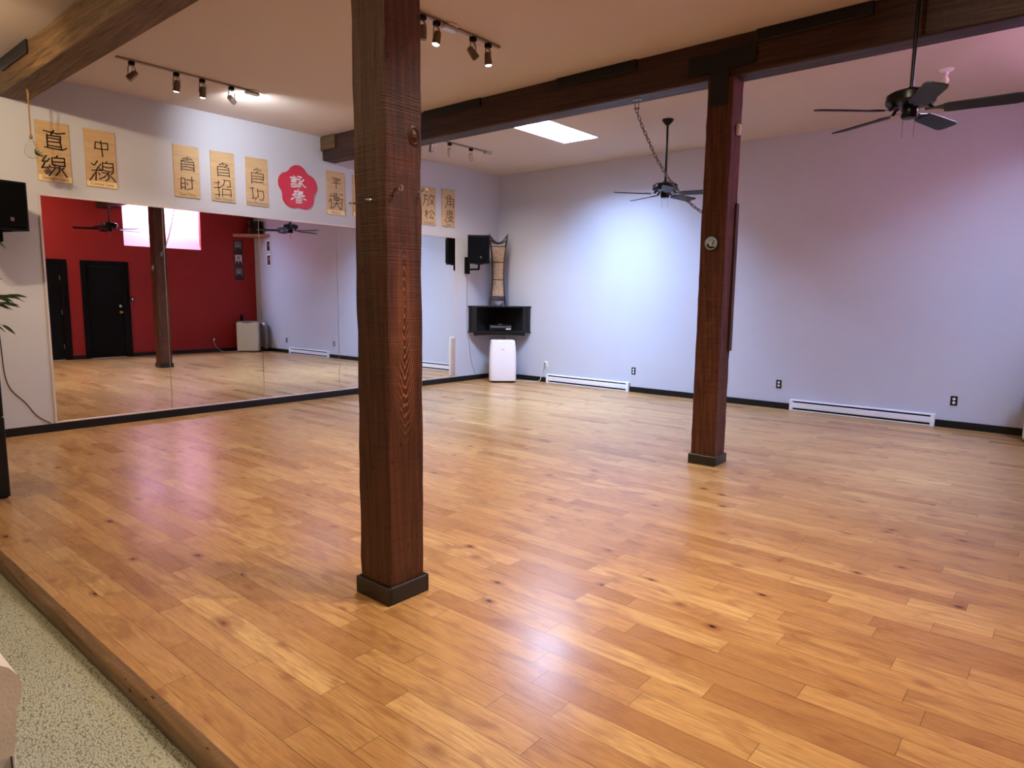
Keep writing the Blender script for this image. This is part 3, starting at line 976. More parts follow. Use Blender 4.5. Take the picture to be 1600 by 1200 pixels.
spot_head(t3, -2.47, (-.4, .5, -.9), 'lens_white', 1, SPOT * 1.4, 90, NEUT, 'chrome')
spot_head(t3, -2.03, (-.2, .6, -.9), 'lens_white', 1, SPOT * 1.4, 90, NEUT, 'chrome')

t4 = track('unseen fill track light added over the near right part of the wooden floor', 7.30, -7.05, -5.60, -5.65)  # unseen rail added to brighten the foreground boards and wash the red wall
for y_, a_, e_ in ((-6.85, (.1, -.2, -1), 4.0), (-6.45, (-.25, .1, -1), 4.0), (-6.05, (.8, .5, -.65), 1.0), (-5.80, (.75, .9, -.5), 1.0)):
    spot_head(t4, y_, a_, 'lens_warm', 1, SPOT * e_, 115, WARM)
t5 = track('ceiling track light over the carpet near the mirror wall', 2.60, -9.30, -8.55, -9.20)
spot_head(t5, -8.70, (-.82, .45, -.36), 'lens_warm', 1, SPOT * 1.6, 95, LAMP)
spot_head(t5, -8.95, (-.80, .55, -.20), 'lens_warm', 1, SPOT * 1.6, 95, LAMP)
# warm dome lamps on the foyer ceiling (behind and left of the camera), some added as unseen fill
def dome_lamp(x, y, label):
    t = thing('dome_lamp', label, 'ceiling lamp', (x, y, H))
    MB().lathe([(.17, -.001), (.17, -.022), (.155, -.026), (.004, -.026)]).build('base_plate', M['bronze'], t)
    MB().lathe([(.150, -.026), (.145, -.055), (.115, -.085), (.06, -.102), (.004, -.106)]).build('glass_bowl', M['dome'], t)
dome_lamp(2.3, -8.85, 'warm dome lamp on the foyer ceiling near the mirror wall')
dome_lamp(7.0, -9.05, 'unseen warm fill dome added on the foyer ceiling near the red wall')  # added out of view to brighten the foreground and the armchair front
dome_lamp(4.2, -11.0, 'unseen warm fill dome added at the back of the foyer ceiling')  # added out of view as further warm fill for the foreground

# ================================================================== CEILING FANS
def fan(x, y, zb, a0, label):
    t = thing('ceiling_fan', label, 'ceiling fan', (x, y, H), 0, 'black ceiling fans')
    d = zb - H
    MB().lathe([(.070, -.001), (.072, -.012), (.060, -.030), (.030, -.062), (.018, -.075), (.004, -.076)]).build('canopy', M['fan'], t)
    MB().tube([(0, 0, -.07), (0, 0, d + .10)], .0135, 12).build('downrod', M['fan'], t)
    MB().lathe([(.03, d + .128), (.035, d + .105), (.125, d + .098), (.150, d + .082), (.155, d + .050), (.155, d + .030), (.142, d + .014), (.075, d + .004), (.004, d + .003)], n=36).build('motor_housing', M['fan'], t)
    MB().lathe([(.050, d + .004), (.054, d - .020), (.054, d - .060), (.046, d - .075), (.004, d - .078)]).build('switch_housing', M['fan'], t)
    for k in range(5):
        R = Matrix.Rotation(math.radians(a0 + 72 * k), 4, 'Z') @ Matrix.Rotation(math.radians(-12), 4, 'X')
        Tm = Matrix.Translation((0, 0, d - .030)) @ R
        bl = MB()
        pl_ = [(.20, -.052), (.23, -.062), (.60, -.070), (.640, -.062), (.655, -.035), (.655, .035), (.640, .062), (.60, .070), (.23, .062), (.20, .052)]
        bl.prism(pl_, 2, -.004, .004, M4=Tm)
        b_ = bl.build('blade', M['blade'], t)
        ir = MB()
        ir.prism([(.09, -.018), (.15, -.012), (.20, -.034), (.25, -.030), (.27, 0), (.25, .030), (.20, .034), (.15, .012), (.09, .018)], 2, .0045, .009, M4=Tm)
        ir.tube([(R @ Vector((.085, 0, 0))) + Vector((0, 0, d + .012)), (R @ Vector((.11, 0, 0))) + Vector((0, 0, d + .006)), (R @ Vector((.14, 0, 0))) + Vector((0, 0, d - .024))], .011, 8)
        ir.build('blade_iron', M['fan'], b_)
    for px, py in ((.03, .02), (-.035, -.01)):
        MB().tube([(px, py, d - .07), (px, py, d - .20)], .0018, 6).build('pull_chain', M['galv'], t)
    return t
fan(7.330, -4.000, 2.838, 5, 'black five blade ceiling fan at upper right, nearest the red wall')
fan(4.250, -1.680, 2.826, 13, 'black five blade ceiling fan hanging behind the slack chain')

# ceiling bulb holder
t = thing('ceiling_bulb', 'small white ceiling bulb holder above the right hand fan', 'ceiling lamp', (7.174, -1.722, H))
MB().lathe([(.060, -.001), (.062, -.008), (.045, -.020), (.022, -.030), (.020, -.055), (.004, -.056)]).build('holder', M['white'], t)
MB().lathe([(.012, -.056), (.016, -.072), (.030, -.098), (.030, -.112), (.018, -.128), (.004, -.132)]).build('bulb', M['cream'], t)

# ================================================================== CHAIN
CH = [(4.966, 3.372), (4.968, 3.256), (5.037, 3.099), (5.179, 2.828), (5.307, 2.631), (5.472, 2.436), (5.600, 2.325), (5.694, 2.262)]
t = thing('steel_chain', 'slack steel chain hung from the dark beam to the farther post', 'chain', (4.966, -3.655, 3.37))
def link_mesh():
    L, r = .026, .0120
    pts = []
    for k in range(9):
        a = -PI / 2 + PI * k / 8
        pts.append((L / 2 + r * math.cos(a), r * math.sin(a), 0))
    for k in range(9):
        a = PI / 2 + PI * k / 8
        pts.append((-L / 2 + r * math.cos(a), r * math.sin(a), 0))
    return MB().tube(pts, .0040, 6, closed=True)
MB().bevbox((-.045, -.03, -.006), (.045, .03, -.001), .002).build('anchor_plate', M['galv'], t)
mb = MB()
mb.tube([(-.020, 0, -.006), (-.020, 0, -.085)], .005, 8).tube([(.020, 0, -.006), (.020, 0, -.085)], .005, 8).tube([(-.032, 0, -.085), (.032, 0, -.085)], .006, 8)
mb.build('shackle', M['galv'], t)
pts = [Vector((x, 0, z)) for x, z in CH]
def along(s):
    for a, b in zip(pts[:-1], pts[1:]):
        l = (b - a).length
        if s <= l: return a + (b - a) * (s / l), (b - a).normalized()
        s -= l
    return pts[-1], (pts[-1] - pts[-2]).normalized()
tot = sum((b - a).length for a, b in zip(pts[:-1], pts[1:]))
lk0, s, i = None, .102, 0
while s < tot - .005:
    p, d = along(s)
    x_ = d
    y_ = Vector((0, 1, 0))
    z_ = x_.cross(y_).normalized()
    R = Matrix((x_, y_, z_)).transposed().to_4x4() @ Matrix.Rotation(PI / 4 + (PI / 2 if i % 2 else 0), 4, 'X')
    if lk0 is None:
        lk0 = o = link_mesh().build('link', M['galv'], t)
    else:
        o = lk0.copy(); COL.objects.link(o); o.parent = t
    o.matrix_local = Matrix.Translation(p - Vector((4.966, 0, 3.37))) @ R
    s += .0405; i += 1
mb = MB()
mb.bevbox((.744, -.02, -1.15), (.752, .02, -1.07), .002)
mb.tube([(.724, 0, -1.108), (.745, 0, -1.112)], .006, 8)
mb.build('anchor_hook', M['galv'], t)

# motion sensor on the second post
t = thing('motion_sensor', 'small white motion sensor on the side of the farther post', 'sensor', (C2[0] + .1185, C2[1] + .004, 2.95))
MB().bevbox((0, -.022, -.045), (.032, .022, .045), .006).build('housing', M['white'], t)
MB().bevbox((.030, -.016, -.010), (.036, .016, .025), .003).build('window_lens', M['cream'], t)

# ================================================================== LOUDSPEAKERS
def speaker(loc, rz, w, d, h, plate_xy, label):
    """front faces local -Y"""
    t = thing('loudspeaker', label, 'loudspeaker', loc, rz)
    poly = [(-w / 2, -d / 2 + .02), (-w / 2 + .02, -d / 2), (w / 2 - .02, -d / 2), (w / 2, -d / 2 + .02), (w / 2 * .72, d / 2), (-w / 2 * .72, d / 2)]
    MB().prism(poly, 2, 0, h).build('enclosure', M['black_plastic'], t)
    MB().bevbox((-w / 2 + .025, -d / 2 - .012, .025), (w / 2 - .025, -d / 2, h - .025), .008).build('grille', M['grille'], t)
    MB().bevbox((-.02 + w * .12, -d / 2 - .0135, h * .18), (.01 + w * .12, -d / 2 - .0115, h * .18 + .035), .0005).build('badge', M['bronze'], t)
    # wall bracket: arm under the box and a wall plate
    Mi = Matrix.Rotation(-rz, 4, 'Z')
    px, py = Mi @ Vector((plate_xy[0] - loc[0], plate_xy[1] - loc[1], 0)) if False else (0, 0)
    q = Mi @ Vector((plate_xy[0] - loc[0], plate_xy[1] - loc[1], 0))
    mb = MB()
    mb.tube([(0, .0, 0), (0, .0, -.10)], .018, 10)
    mb.tube([(0, .0, -.095), (q.x, q.y, -.095)], .017, 8)
    mb.cbox((0, 0, -.006), (.14, .14, .012))
    mb.build('bracket_arm', M['black_plastic'], t)
    Mw = Matrix.Translation((q.x, q.y, 0)) @ Matrix.Rotation(-rz, 4, 'Z')
    MB().bevbox((-.03, -.055, -.17), (.004, .055, .12), .004, M4=Mw).build('wall_plate', M['black_plastic'], t)
    return t
speaker((.310, -.860, 2.065), math.radians(41), .375, .28, .475, (.032, -.850), 'black loudspeaker bracketed beside the tall rattan lamp near the corner')
speaker((.500, -7.675, 2.070), math.radians(99), .38, .30, .450, (.032, -7.675), 'black loudspeaker on the wall left of the mirrors, cut off by the left edge')

# cables
def cable(label, pts, mat, r=.004, loc=None):
    # smooth the polyline
    P = [Vector(p) for p in pts]
    out = []
    for i in range(len(P) - 1):
        p0, p1, p2, p3 = P[max(i - 1, 0)], P[i], P[i + 1], P[min(i + 2, len(P) - 1)]
        for k in range(6):
            u = k / 6
            out.append(.5 * ((2 * p1) + (-p0 + p2) * u + (2 * p0 - 5 * p1 + 4 * p2 - p3) * u * u + (-p0 + 3 * p1 - 3 * p2 + p3) * u ** 3))
    out.append(P[-1])
    o = MB().tube(out, r, 8).build('cable', M[mat])
    return tag(o, label, 'cable')
cable('thin black cable drooping along the wall at the left end of the mirrors',
      [(.006, -7.66, 1.84), (.006, -7.64, 1.0), (.006, -7.610, .556), (.006, -7.468, .340), (.006, -7.376, .190), (.006, -7.258, .095)], 'cable_black', .0045)
cable('thin dark cable running down the wall beneath the corner loudspeaker',
      [(.006, -.845, 1.880), (.006, -.838, 1.60), (.006, -.834, 1.30), (.006, -.834, .86), (.006, -.785, .700), (.006, -.740, .391), (.006, -.655, .170), (.006, -.615, .096)], 'cable_grey', .0035)

# ================================================================== CORNER CABINET AND WHAT STANDS ON IT
CT, CB = 1.338, .862
foot = [(.004, -.004), (.004, -.800), (.095, -.800), (.788, -.095), (.788, -.004)]
foot_o = [(.003, -.003), (.003, -.815), (.098, -.815), (.800, -.098), (.800, -.003)]
t = thing('corner_cabinet', 'black open fronted corner cabinet hung in the far corner', 'cabinet', (0, 0, CB))
hh = CT - CB
MB().prism(foot_o, 2, hh - .022, hh).build('top_board', M['cab'], t)
MB().prism(foot_o, 2, 0, .022).build('bottom_board', M['cab'], t)
def along_front(x0, x1):
    """front diagonal from (.095,-.8) to (.788,-.095)"""
    return [(.095 + (.788 - .095) * f, -.800 + (.800 - .095) * f) for f in (x0, x1)]
def front_panel(f0, f1, z0, z1, name, mat):
    (ax, ay), (bx, by) = along_front(f0, f1)
    nx, ny = .705 * .018, -.693 * .018
    MB().prism([(ax, ay), (bx, by), (bx - nx, by - ny), (ax - nx, ay - ny)], 2, z0, z1).build(name, mat, t)
front_panel(.005, .085, .023, hh - .023, 'stile', M['cab'])
front_panel(.915, .995, .023, hh - .023, 'stile', M['cab'])
MB().box((.010, -.799, .023), (.090, -.783, hh - .023)).build('side_panel', M['cab'], t)
MB().box((.770, -.093, .023), (.787, -.010, hh - .023)).build('side_panel', M['cab'], t)
MB().box((.005, -.780, .023), (.016, -.020, hh - .023)).build('back_panel', M['cab_in'], t)
MB().box((.018, -.016, .023), (.768, -.005, hh - .023)).build('back_panel', M['cab_in'], t)
(ax, ay), (bx, by) = along_front(.03, .965)
n1 = (.705, -.693)
def apron(name):
    mb = MB()
    N = 12
    for k in range(N):
        f0, f1 = k / N, (k + 1) / N
        p = (ax + (bx - ax) * f0, ay + (by - ay) * f0); q = (ax + (bx - ax) * f1, ay + (by - ay) * f1)
        za = -.055 + .018 * math.sin(PI * (f0 + f1) / 2)
        mb.prism([(p[0] - n1[0] * .02, p[1] - n1[1] * .02), (q[0] - n1[0] * .02, q[1] - n1[1] * .02), (q[0] - n1[0] * .038, q[1] - n1[1] * .038), (p[0] - n1[0] * .038, p[1] - n1[1] * .038)], 2, za, -.001)
    mb.build(name, M['cab'], t)
apron('apron')

# mixer amplifier inside the cabinet
t = thing('mixer_amplifier', 'black and grey mixer amplifier sitting inside the corner cabinet', 'amplifier', (.335, -.315, CB + .0225), PI / 4)
MB().bevbox((-.205, -.13, .008), (.205, .13, .115), .004).build('case', M['black_plastic'], t)
MB().bevbox((-.200, -.137, .014), (.200, -.1305, .108), .003).build('face_plate', M['steel_black'], t)
for x in (-.17, .17):
    MB().box((x - .02, -.10, 0), (x + .02, .10, .0075)).build('foot', M['black_plastic'], t)
mb = MB()
for k in range(16):
    mb.box((-.178 + k * .017, -.1405, .070), (-.170 + k * .017, -.1375, .096))
mb.build('fader_row', M['cable_grey'], t)
for k in range(5):
    MB().lathe([(.014, 0), (.012, .012), (.002, .013)], n=14, M4=Matrix.Translation((-.165 + k * .052, -.1375, .042)) @ Matrix.Rotation(PI / 2, 4, 'X')).build('knob', M['black_plastic'], t)
MB().box((.100, -.139, .078), (.185, -.1375, .092)).build('display', M['cable_grey'], t)
MB().box((.095, -.139, .030), (.182, -.1375, .060)).build('lit_panel', M['photo_white'], t)
o = MB().bevbox((-.03, -.02, 0), (.03, .02, .012), .003).build('receiver_box', M['cable_grey'], None, (.335, -.315, CB + .1385))
tag(o, 'tiny grey receiver box lying on the mixer amplifier', 'receiver')

# tall rattan lamp
t = thing('rattan_lamp', 'tall hourglass rattan floor lamp standing on the corner cabinet', 'lamp', (.245, -.285, CT), math.radians(45))
def hw(z):      # half width of the hourglass
    u = (z - .56) / .56
    return .098 + .044 * u * u
for sx in (-1, 1):
    for sy in (-1, 1):
        ptsr = [(sx * hw(z), sy * hw(z) * .62, z) for z in [0.008 + 1.10 * k / 14 for k in range(15)]]
        ptsr += [(sx * (hw(1.11) + .012), sy * hw(1.11) * .62, 1.19), (sx * (hw(1.11) + .022), sy * hw(1.11) * .62, 1.275)]
        MB().tube(ptsr, [.011] * 15 + [.010, .006], 8).build('corner_rod', M['lamp_frame'], t)
def arc_bar(z0, drop, name):
    for sy in (-1, 1):
        p = []
        for k in range(13):
            u = -1 + 2 * k / 12
            p.append((u * hw(1.12), sy * hw(1.12) * .62, z0 - drop * (1 - u * u)))
        MB().tube(p, .009, 8).build(name, M['lamp_frame'], t)
arc_bar(1.235, .115, 'arched_bar')
arc_bar(1.165, .055, 'arched_bar')
for z in (.17, .47, .78, 1.055):
    w_, d_ = hw(z), hw(z) * .62
    MB().tube([(-w_, -d_, z), (w_, -d_, z), (w_, d_, z), (-w_, d_, z)], .007, 8, closed=True).build('cross_band', M['lamp_frame'], t)
mb = MB()
zs = [.17 + .885 * k / 16 for k in range(17)]
vs = []
for z in zs:
    w_, d_ = hw(z) - .006, hw(z) * .62 - .006
    vs += [(-w_, -d_, z), (w_, -d_, z), (w_, d_, z), (-w_, d_, z)]
fs = []
for k in range(16):
    for j in range(4):
        l = (j + 1) % 4
        fs.append((k * 4 + j, k * 4 + l, k * 4 + 4 + l, k * 4 + 4 + j))
fs += [(3, 2, 1, 0), (64, 65, 66, 67)]
mb.add(vs, fs, False).build('woven_shade', M['rattan'], t)
for sy in (-1, 1):
    MB().tube([(-hw(.16), sy * hw(.16) * .62, .10), (-.05, sy * hw(.16) * .62, .145), (.05, sy * hw(.16) * .62, .145), (hw(.16), sy * hw(.16) * .62, .10)], .008, 8).build('foot_arch', M['lamp_frame'], t)

# bowl in front of it
t = thing('ceramic_bowl', 'small grey blue ceramic bowl at the foot of the rattan lamp', 'bowl', (.375, -.405, CT))
MB().lathe([(.040, .001), (.046, .002), (.046, .008), (.070, .030), (.088, .070), (.092, .082), (.088, .082), (.066, .034), (.004, .014)]).build('bowl_body', M['bowl'], t)
MB().tube([(-.078, 0, .078), (-.06, 0, .112), (0, 0, .128), (.06, 0, .112), (.078, 0, .078)], .004, 8).build('handle', M['lamp_frame'], t)
MB().tube([(0, 0, .02), (.005, .003, .11)], .005, 8).build('incense_stick', M['lamp_frame'], t)

# ================================================================== PORTABLE AIR CONDITIONERS
t = thing('portable_air_conditioner', 'white portable air conditioner standing below the corner cabinet', 'air conditioner', (.560, -.500, 0), PI / 4)
def shell(w, d, zs, mat, name):
    """rounded rectangular sections through the given (z, width factor, depth factor)"""
    n = 40
    vs = []
    for z, fx, fy in zs:
        for k in range(n):
            a = 2 * PI * k / n
            c, s_ = math.cos(a), math.sin(a)
            e = 0.32
            vs.append((w / 2 * fx * math.copysign(abs(c) ** e, c), d / 2 * fy * math.copysign(abs(s_) ** e, s_), z))
    fs = []
    for i in range(len(zs) - 1):
        for k in range(n):
            l = (k + 1) % n
            fs.append((i * n + k, i * n + l, (i + 1) * n + l, (i + 1) * n + k))
    fs.append(tuple(range(n))[::-1]); fs.append(tuple(range((len(zs) - 1) * n, len(zs) * n)))
    return MB().add(vs, fs, True).build(name, mat, t)
shell(.475, .36, [(.032, .985, .98), (.045, 1, 1), (.30, 1, 1), (.50, .985, 1), (.62, .955, .98), (.700, .905, .95), (.706, .90, .945)], M['ac'], 'body_shell')
shell(.475, .36, [(.709, .895, .94), (.722, .895, .94), (.738, .87, .90), (.744, .80, .82)], M['ac'], 'top_cover')
shell(.44, .33, [(.018, 1, 1), (.031, 1, 1)], M['black_plastic'], 'base_tray')
for x in (-.17, .17):
    for y in (-.11, .11):
        MB().tube([(x - .008, y, .0105), (x + .008, y, .0105)], .0105, 12).build('caster', M['black_plastic'], t)
MB().lathe([(.008, 0), (.008, .0012), (.001, .0014)], n=16, M4=Matrix.Translation((-.012, -.1795, .590)) @ Matrix.Rotation(PI / 2, 4, 'X')).build('round_mark', M['cable_grey'], t)
text_mesh('mark_lettering', 'LG', .020, M['cable_grey'], t, (.012, -.1802, .590), (PI / 2, 0, 0))
cable('white power cord running from the corner air conditioner to the wall outlet',
      [(.72, -.30, .012), (.86, -.20, .010), (1.00, -.13, .010), (1.06, -.05, .03), (1.075, -.022, .16), (1.115, -.02, .27), (1.150, -.028, .322)], 'cable_white', .0045)
cable('dark wires dangling from the cabinet down behind the corner air conditioner',
      [(.40, -.36, .80), (.42, -.36, .775), (.47, -.41, .755), (.49, -.36, .757), (.45, -.33, .775), (.42, -.30, .85)], 'cable_black', .005)

t = thing('portable_air_conditioner', 'cream portable air conditioner in the red wall corner, seen in the mirror', 'air conditioner', (8.280, -.500, 0), math.radians(-50))
MB().bevbox((-.265, -.17, .025), (.265, .17, .770), .018).build('body_shell', M['cream'], t)
MB().bevbox((-.258, -.165, .771), (.258, .165, .795), .010).build('top_cover', M['cable_grey'], t)
MB().box((-.245, -.155, .016), (.245, .155, .0245)).build('base_tray', M['black_plastic'], t)
for x in (-.2, .2):
    for y in (-.11, .11):
        MB().tube([(x - .008, y, .009), (x + .008, y, .009)], .009, 12).build('caster', M['black_plastic'], t)
MB().box((-.015, -.1715, .715), (.015, -.1695, .725)).build('mark', M['cable_grey'], t)
MB().prism([(-.14, .770), (-.08, .752), (.08, .752), (.14, .770)], 1, -.1712, -.1695).build('front_scoop', M['cable_grey'], t)
MB().bevbox((.14, .06, .796), (.21, .10, .96), .01).build('control_stalk', M['black_plastic'], t)
# exhaust hose behind it
Mi = (Matrix.Translation((8.280, -.500, 0)) @ Matrix.Rotation(math.radians(-50), 4, 'Z')).inverted()
hp = [(8.52, -.26, .25), (8.50, -.22, .50), (8.44, -.18, .66), (8.34, -.15, .715), (8.22, -.14, .72), (8.12, -.13, .70), (8.07, -.125, .60), (8.06, -.125, .40), (8.08, -.125, .20), (8.10, -.125, .08)]
MB().tube([Mi @ Vector(p) for p in hp], .066, 16).build('exhaust_hose', M['hose'], t)
MB().tube([Mi @ Vector(p) for p in ((8.15, -.135, .715), (8.10, -.128, .68), (8.085, -.126, .65))], .072, 16).build('hose_collar', M['chrome'], t)
cable('white cord from the cream air conditioner to the red wall outlet',
      [(8.50, -.66, .012), (8.45, -.85, .008), (8.52, -1.05, .010), (8.66, -1.17, .10), (8.70, -1.22, .24), (8.71, -1.225, .27)], 'cable_white', .0045)

# ================================================================== OUTLETS, SWITCH, HEATERS
def outlet(M4, label, plate, plug=False, cat='outlet'):
    t = thing('wall_outlet', label, cat)
    t.matrix_world = M4
    MB().bevbox((-.036, -.006, -.057), (.036, 0, .057), .002).build('cover_plate', M[plate], t)
    for z in (-.022, .022):
        MB().lathe([(.0165, 0), (.0165, .003), (.014, .004), (.001, .004)], n=20, M4=Matrix.Translation((0, -.006, z)) @ Matrix.Rotation(PI / 2, 4, 'X')).build('receptacle', M['white'], t)
    if plug:
        MB().bevbox((-.030, -.036, -.004), (.012, -.0105, .044), .005).build('plug', M['white' if plate == 'white' else 'white'], t)
        MB().bevbox((-.022, -.046, .010), (.004, -.0365, .030), .003).build('plug_head', M['black_plastic' if plate == 'white' else 'white'], t)
    return t
def back(x, z): return Matrix.Translation((x, -.0005, z))
outlet(back(1.165, .320), 'white wall outlet with a plug, left of the left heater', 'white', True)
outlet(back(2.929, .341), 'black wall outlet above the right end of the left heater', 'black')
outlet(back(5.230, .342), 'black wall outlet just right of the farther post', 'black')
outlet(back(7.291, .330), 'black wall outlet above the right end of the right heater', 'black')
RW = Matrix.Rotation(-PI / 2, 4, 'Z')
outlet(Matrix.Translation((W - .0005, -1.224, .310)) @ RW, 'outlet with a white plug low on the red wall', 'black', True)
t = thing('light_switch', 'small light switch beside the black door on the red wall', 'switch')
t.matrix_world = Matrix.Translation((W - .0005, -3.115, 1.345)) @ RW
MB().bevbox((-.036, -.006, -.057), (.036, 0, .057), .002).build('cover_plate', M['cab'], t)
MB().bevbox((-.014, -.014, -.030), (.014, -.0065, .030), .003).build('rocker', M['white'], t)

def heater(x0, x1, label):
    t = thing('baseboard_heater', label, 'heater', (x0, 0, 0), 0, 'white baseboard heaters')
    L = x1 - x0
    MB().box((.012, -.012, .004), (L - .012, -.001, .152)).build('back_plate', M['slot'], t)
    MB().prism([(-.001, .154), (-.001, .146), (-.050, .134), (-.056, .140)], 0, .002, L - .002).build('top_hood', M['white'], t)
    MB().prism([(-.062, .046), (-.062, .112), (-.056, .116), (-.056, .042)], 0, .045, L - .045).build('front_panel', M['white'], t)
    MB().box((.004, -.058, .004), (L - .004, -.048, .018)).build('bottom_lip', M['white'], t)
    MB().box((.05, -.046, .050), (L - .05, -.016, .105)).build('heating_fins', M['slot'], t)
    for a, b in ((0, .046), (L - .046, L)):
        MB().bevbox((a, -.060, .001), (b, -.001, .150), .004).build('end_cap', M['white'], t)
    return t
heater(1.200, 2.872, 'white baseboard heater at left, near the corner air conditioner')
heater(5.405, 7.117, 'white baseboard heater at right, beyond the farther post')

# ================================================================== PICTURES AND SHELF NEAR THE RED CORNER
def portrait(M4, frame_mat, label, group, w, h, bg, kind):
    t = thing('framed_portrait', label, 'picture', group=group)
    t.matrix_world = M4
    f = .040 if frame_mat == 'white' else .024
    mb = MB()
    for a, b in (((-w / 2, -.018, -h / 2), (-w / 2 + f, -.001, h / 2)), ((w / 2 - f, -.018, -h / 2), (w / 2, -.001, h / 2)),
                 ((-w / 2 + f, -.018, -h / 2), (w / 2 - f, -.001, -h / 2 + f)), ((-w / 2 + f, -.018, h / 2 - f), (w / 2 - f, -.001, h / 2))):
        mb.bevbox(a, b, .003)
    mb.build('frame', M[frame_mat], t)
    iw, ih = w / 2 - f, h / 2 - f
    p = MB()
    p.box((-iw, -.010, -ih), (iw, -.002, ih))
    p.k = 1     # suit
    p.prism([(-iw * .95, -ih), (iw * .95, -ih), (iw * .85, -ih * .35), (iw * .30, -ih * .08), (-iw * .30, -ih * .08), (-iw * .85, -ih * .35)], 1, -.0112, -.0099)
    p.k = 2     # face
    p.prism([(iw * .34 * math.cos(a), ih * .30 + ih * .30 * math.sin(a)) for a in [2 * PI * k / 16 for k in range(16)]], 1, -.0120, -.0111)
    p.k = 3     # hair
    p.prism([(iw * .37 * math.cos(a), ih * .36 + ih * .30 * math.sin(a)) for a in [PI * .08 + PI * .84 * k / 10 for k in range(11)]], 1, -.0124, -.0119)
    if kind == 'shirt':
        p.k = 4
        p.prism([(-iw * .2, -ih * .08), (iw * .2, -ih * .08), (0, -ih * .75)], 1, -.0118, -.0111)
    p.build('photograph', [M[bg], M['photo_dark'], M['photo_skin'], M['photo_hair' if kind != 'pale' else 'photo_grey'], M['photo_white']], t)
    return t
g1 = 'framed portraits stacked on the red wall'
for y, z, bg, k, lab in ((-.463, 2.715, 'photo_grey', 'dark', 'black framed portrait on the red wall, top of three'),
                         (-.463, 2.378, 'photo_white', 'shirt', 'black framed portrait with white shirt, middle of three on the red wall'),
                         (-.463, 2.030, 'photo_grey', 'pale', 'black framed dim portrait on the red wall, bottom of three')):
    portrait(Matrix.Translation((W - .0005, y, z)) @ RW, 'black', lab, g1, .240, .320, bg, k)
g2 = 'white framed portraits on the white wall'
portrait(Matrix.Translation((8.010, -.0005, 2.742)), 'white', 'white framed portrait on the white wall, upper of two', g2, .225, .320, 'photo_dark', 'dark')
portrait(Matrix.Translation((8.005, -.0005, 2.378)), 'white', 'white framed portrait on the white wall, lower of two', g2, .225, .320, 'photo_dark', 'pale')
o = MB().prism([(W - .001, -.59), (W - .001, -.001), (7.935, -.001)], 2, 2.972, 3.045).build('corner_shelf', M['shelf'])
tag(o, 'tan wooden corner shelf high between red and white walls', 'shelf')
t = thing('carved_ornament', 'dark carved ornament standing on the high corner shelf', 'ornament', (8.565, -.190, 3.0455))
MB().lathe([(.085, .0), (.09, .03), (.06, .06), (.07, .11), (.085, .16), (.06, .22), (.05, .26), (.075, .31), (.07, .36), (.03, .41), (.004, .42)], n=18).build('carved_body', M['carved'], t)
MB().lathe([(.10, .0), (.10, .012), (.086, .014), (.004, .014)], n=20).build('foot_disc', M['black'], t)
o = MB().bevbox((-.10, -.07, 0), (.10, .07, .33), .008).build('storage_box', M['cab'], None, (8.32, -.105, 3.0455))
tag(o, 'dark box standing beside the ornament on the corner shelf', 'box')

# ================================================================== LEFT EDGE: CABINETS, BAMBOO, HANGING GLASS, ARMCHAIR
t = thing('black_cabinet', 'tall black two tier cabinet at the left edge of the floor', 'cabinet', (2.31, -8.375, 0))
MB().bevbox((-.21, -.165, .012), (.21, .165, .598), .006).build('lower_unit', M['cab'], t)
MB().bevbox((-.208, -.163, .602), (.208, .163, 1.205), .006).build('upper_unit', M['cab'], t)
MB().box((-.19, -.15, 0), (.19, .15, .0115)).build('toe_base', M['black'], t)
for z in (.32, .92):
    MB().bevbox((.211, -.06, z), (.226, .06, z + .012), .003).build('pull', M['steel_black'], t)

t = thing('potted_bamboo', 'leafy bamboo plant standing on the tall black cabinet', 'plant', (2.31, -8.36, 1.2055))
MB().lathe([(.070, 0), (.085, .10), (.095, .16), (.085, .16), (.080, .145), (.004, .14)]).build('pot', M['pot'], t)
rng = random.Random(5)
stems = []
for k in range(6):
    a = rng.uniform(0, 2 * PI); r0 = rng.uniform(.01, .05)
    p0 = Vector((r0 * math.cos(a), r0 * math.sin(a), .135))
    lean = Vector((rng.uniform(-.05, .12), rng.uniform(-.02, .16), rng.uniform(.35, .62)))
    q = [p0 + lean * f + Vector((0, .05 * f * f, 0)) for f in (0, .3, .6, 1.0)]
    MB().tube(q, [.006, .0055, .005, .003], 7).build('stem', M['stem'], t)
    stems.append(q)
def leaf(base, direction, length, width, droop, roll_=0.0):
    d = Vector(direction).normalized()
    side = d.cross(Vector((0, 0, 1)))
    side = side.normalized() if side.length > .01 else Vector((1, 0, 0))
    side = (side * math.cos(roll_) + d.cross(side) * math.sin(roll_)).normalized()
    n = 7
    vs = []
    for i in range(n):
        f = i / (n - 1)
        wv = width * math.sin(PI * min(1, f * .92 + .08)) ** .8 * (1 - .3 * f)
        c = Vector(base) + d * length * f + Vector((0, 0, -droop * f * f))
        lift = Vector((0, 0, .25 * wv))
        vs += [c - side * wv + lift, c, c + side * wv + lift]
    fs = []
    for i in range(n - 1):
        a = i * 3
        fs += [(a, a + 1, a + 4, a + 3), (a + 1, a + 2, a + 5, a + 4)]
    return vs, fs
for si, q in enumerate(stems):
    for j in range(9):
        f = .25 + .75 * j / 8
        base = q[0].lerp(q[-1], f)
        a = rng.uniform(-.6, 2.2) + (0.9 if j % 2 else 0)
        dr = (math.cos(a), math.sin(a), rng.uniform(-.2, .45))
        vs, fs = leaf(base, dr, rng.uniform(.10, .19), rng.uniform(.010, .014), rng.uniform(.01, .06), rng.uniform(.5, 1.6))
        MB().add(vs, fs, True).build('leaf', M['leaf'], t)
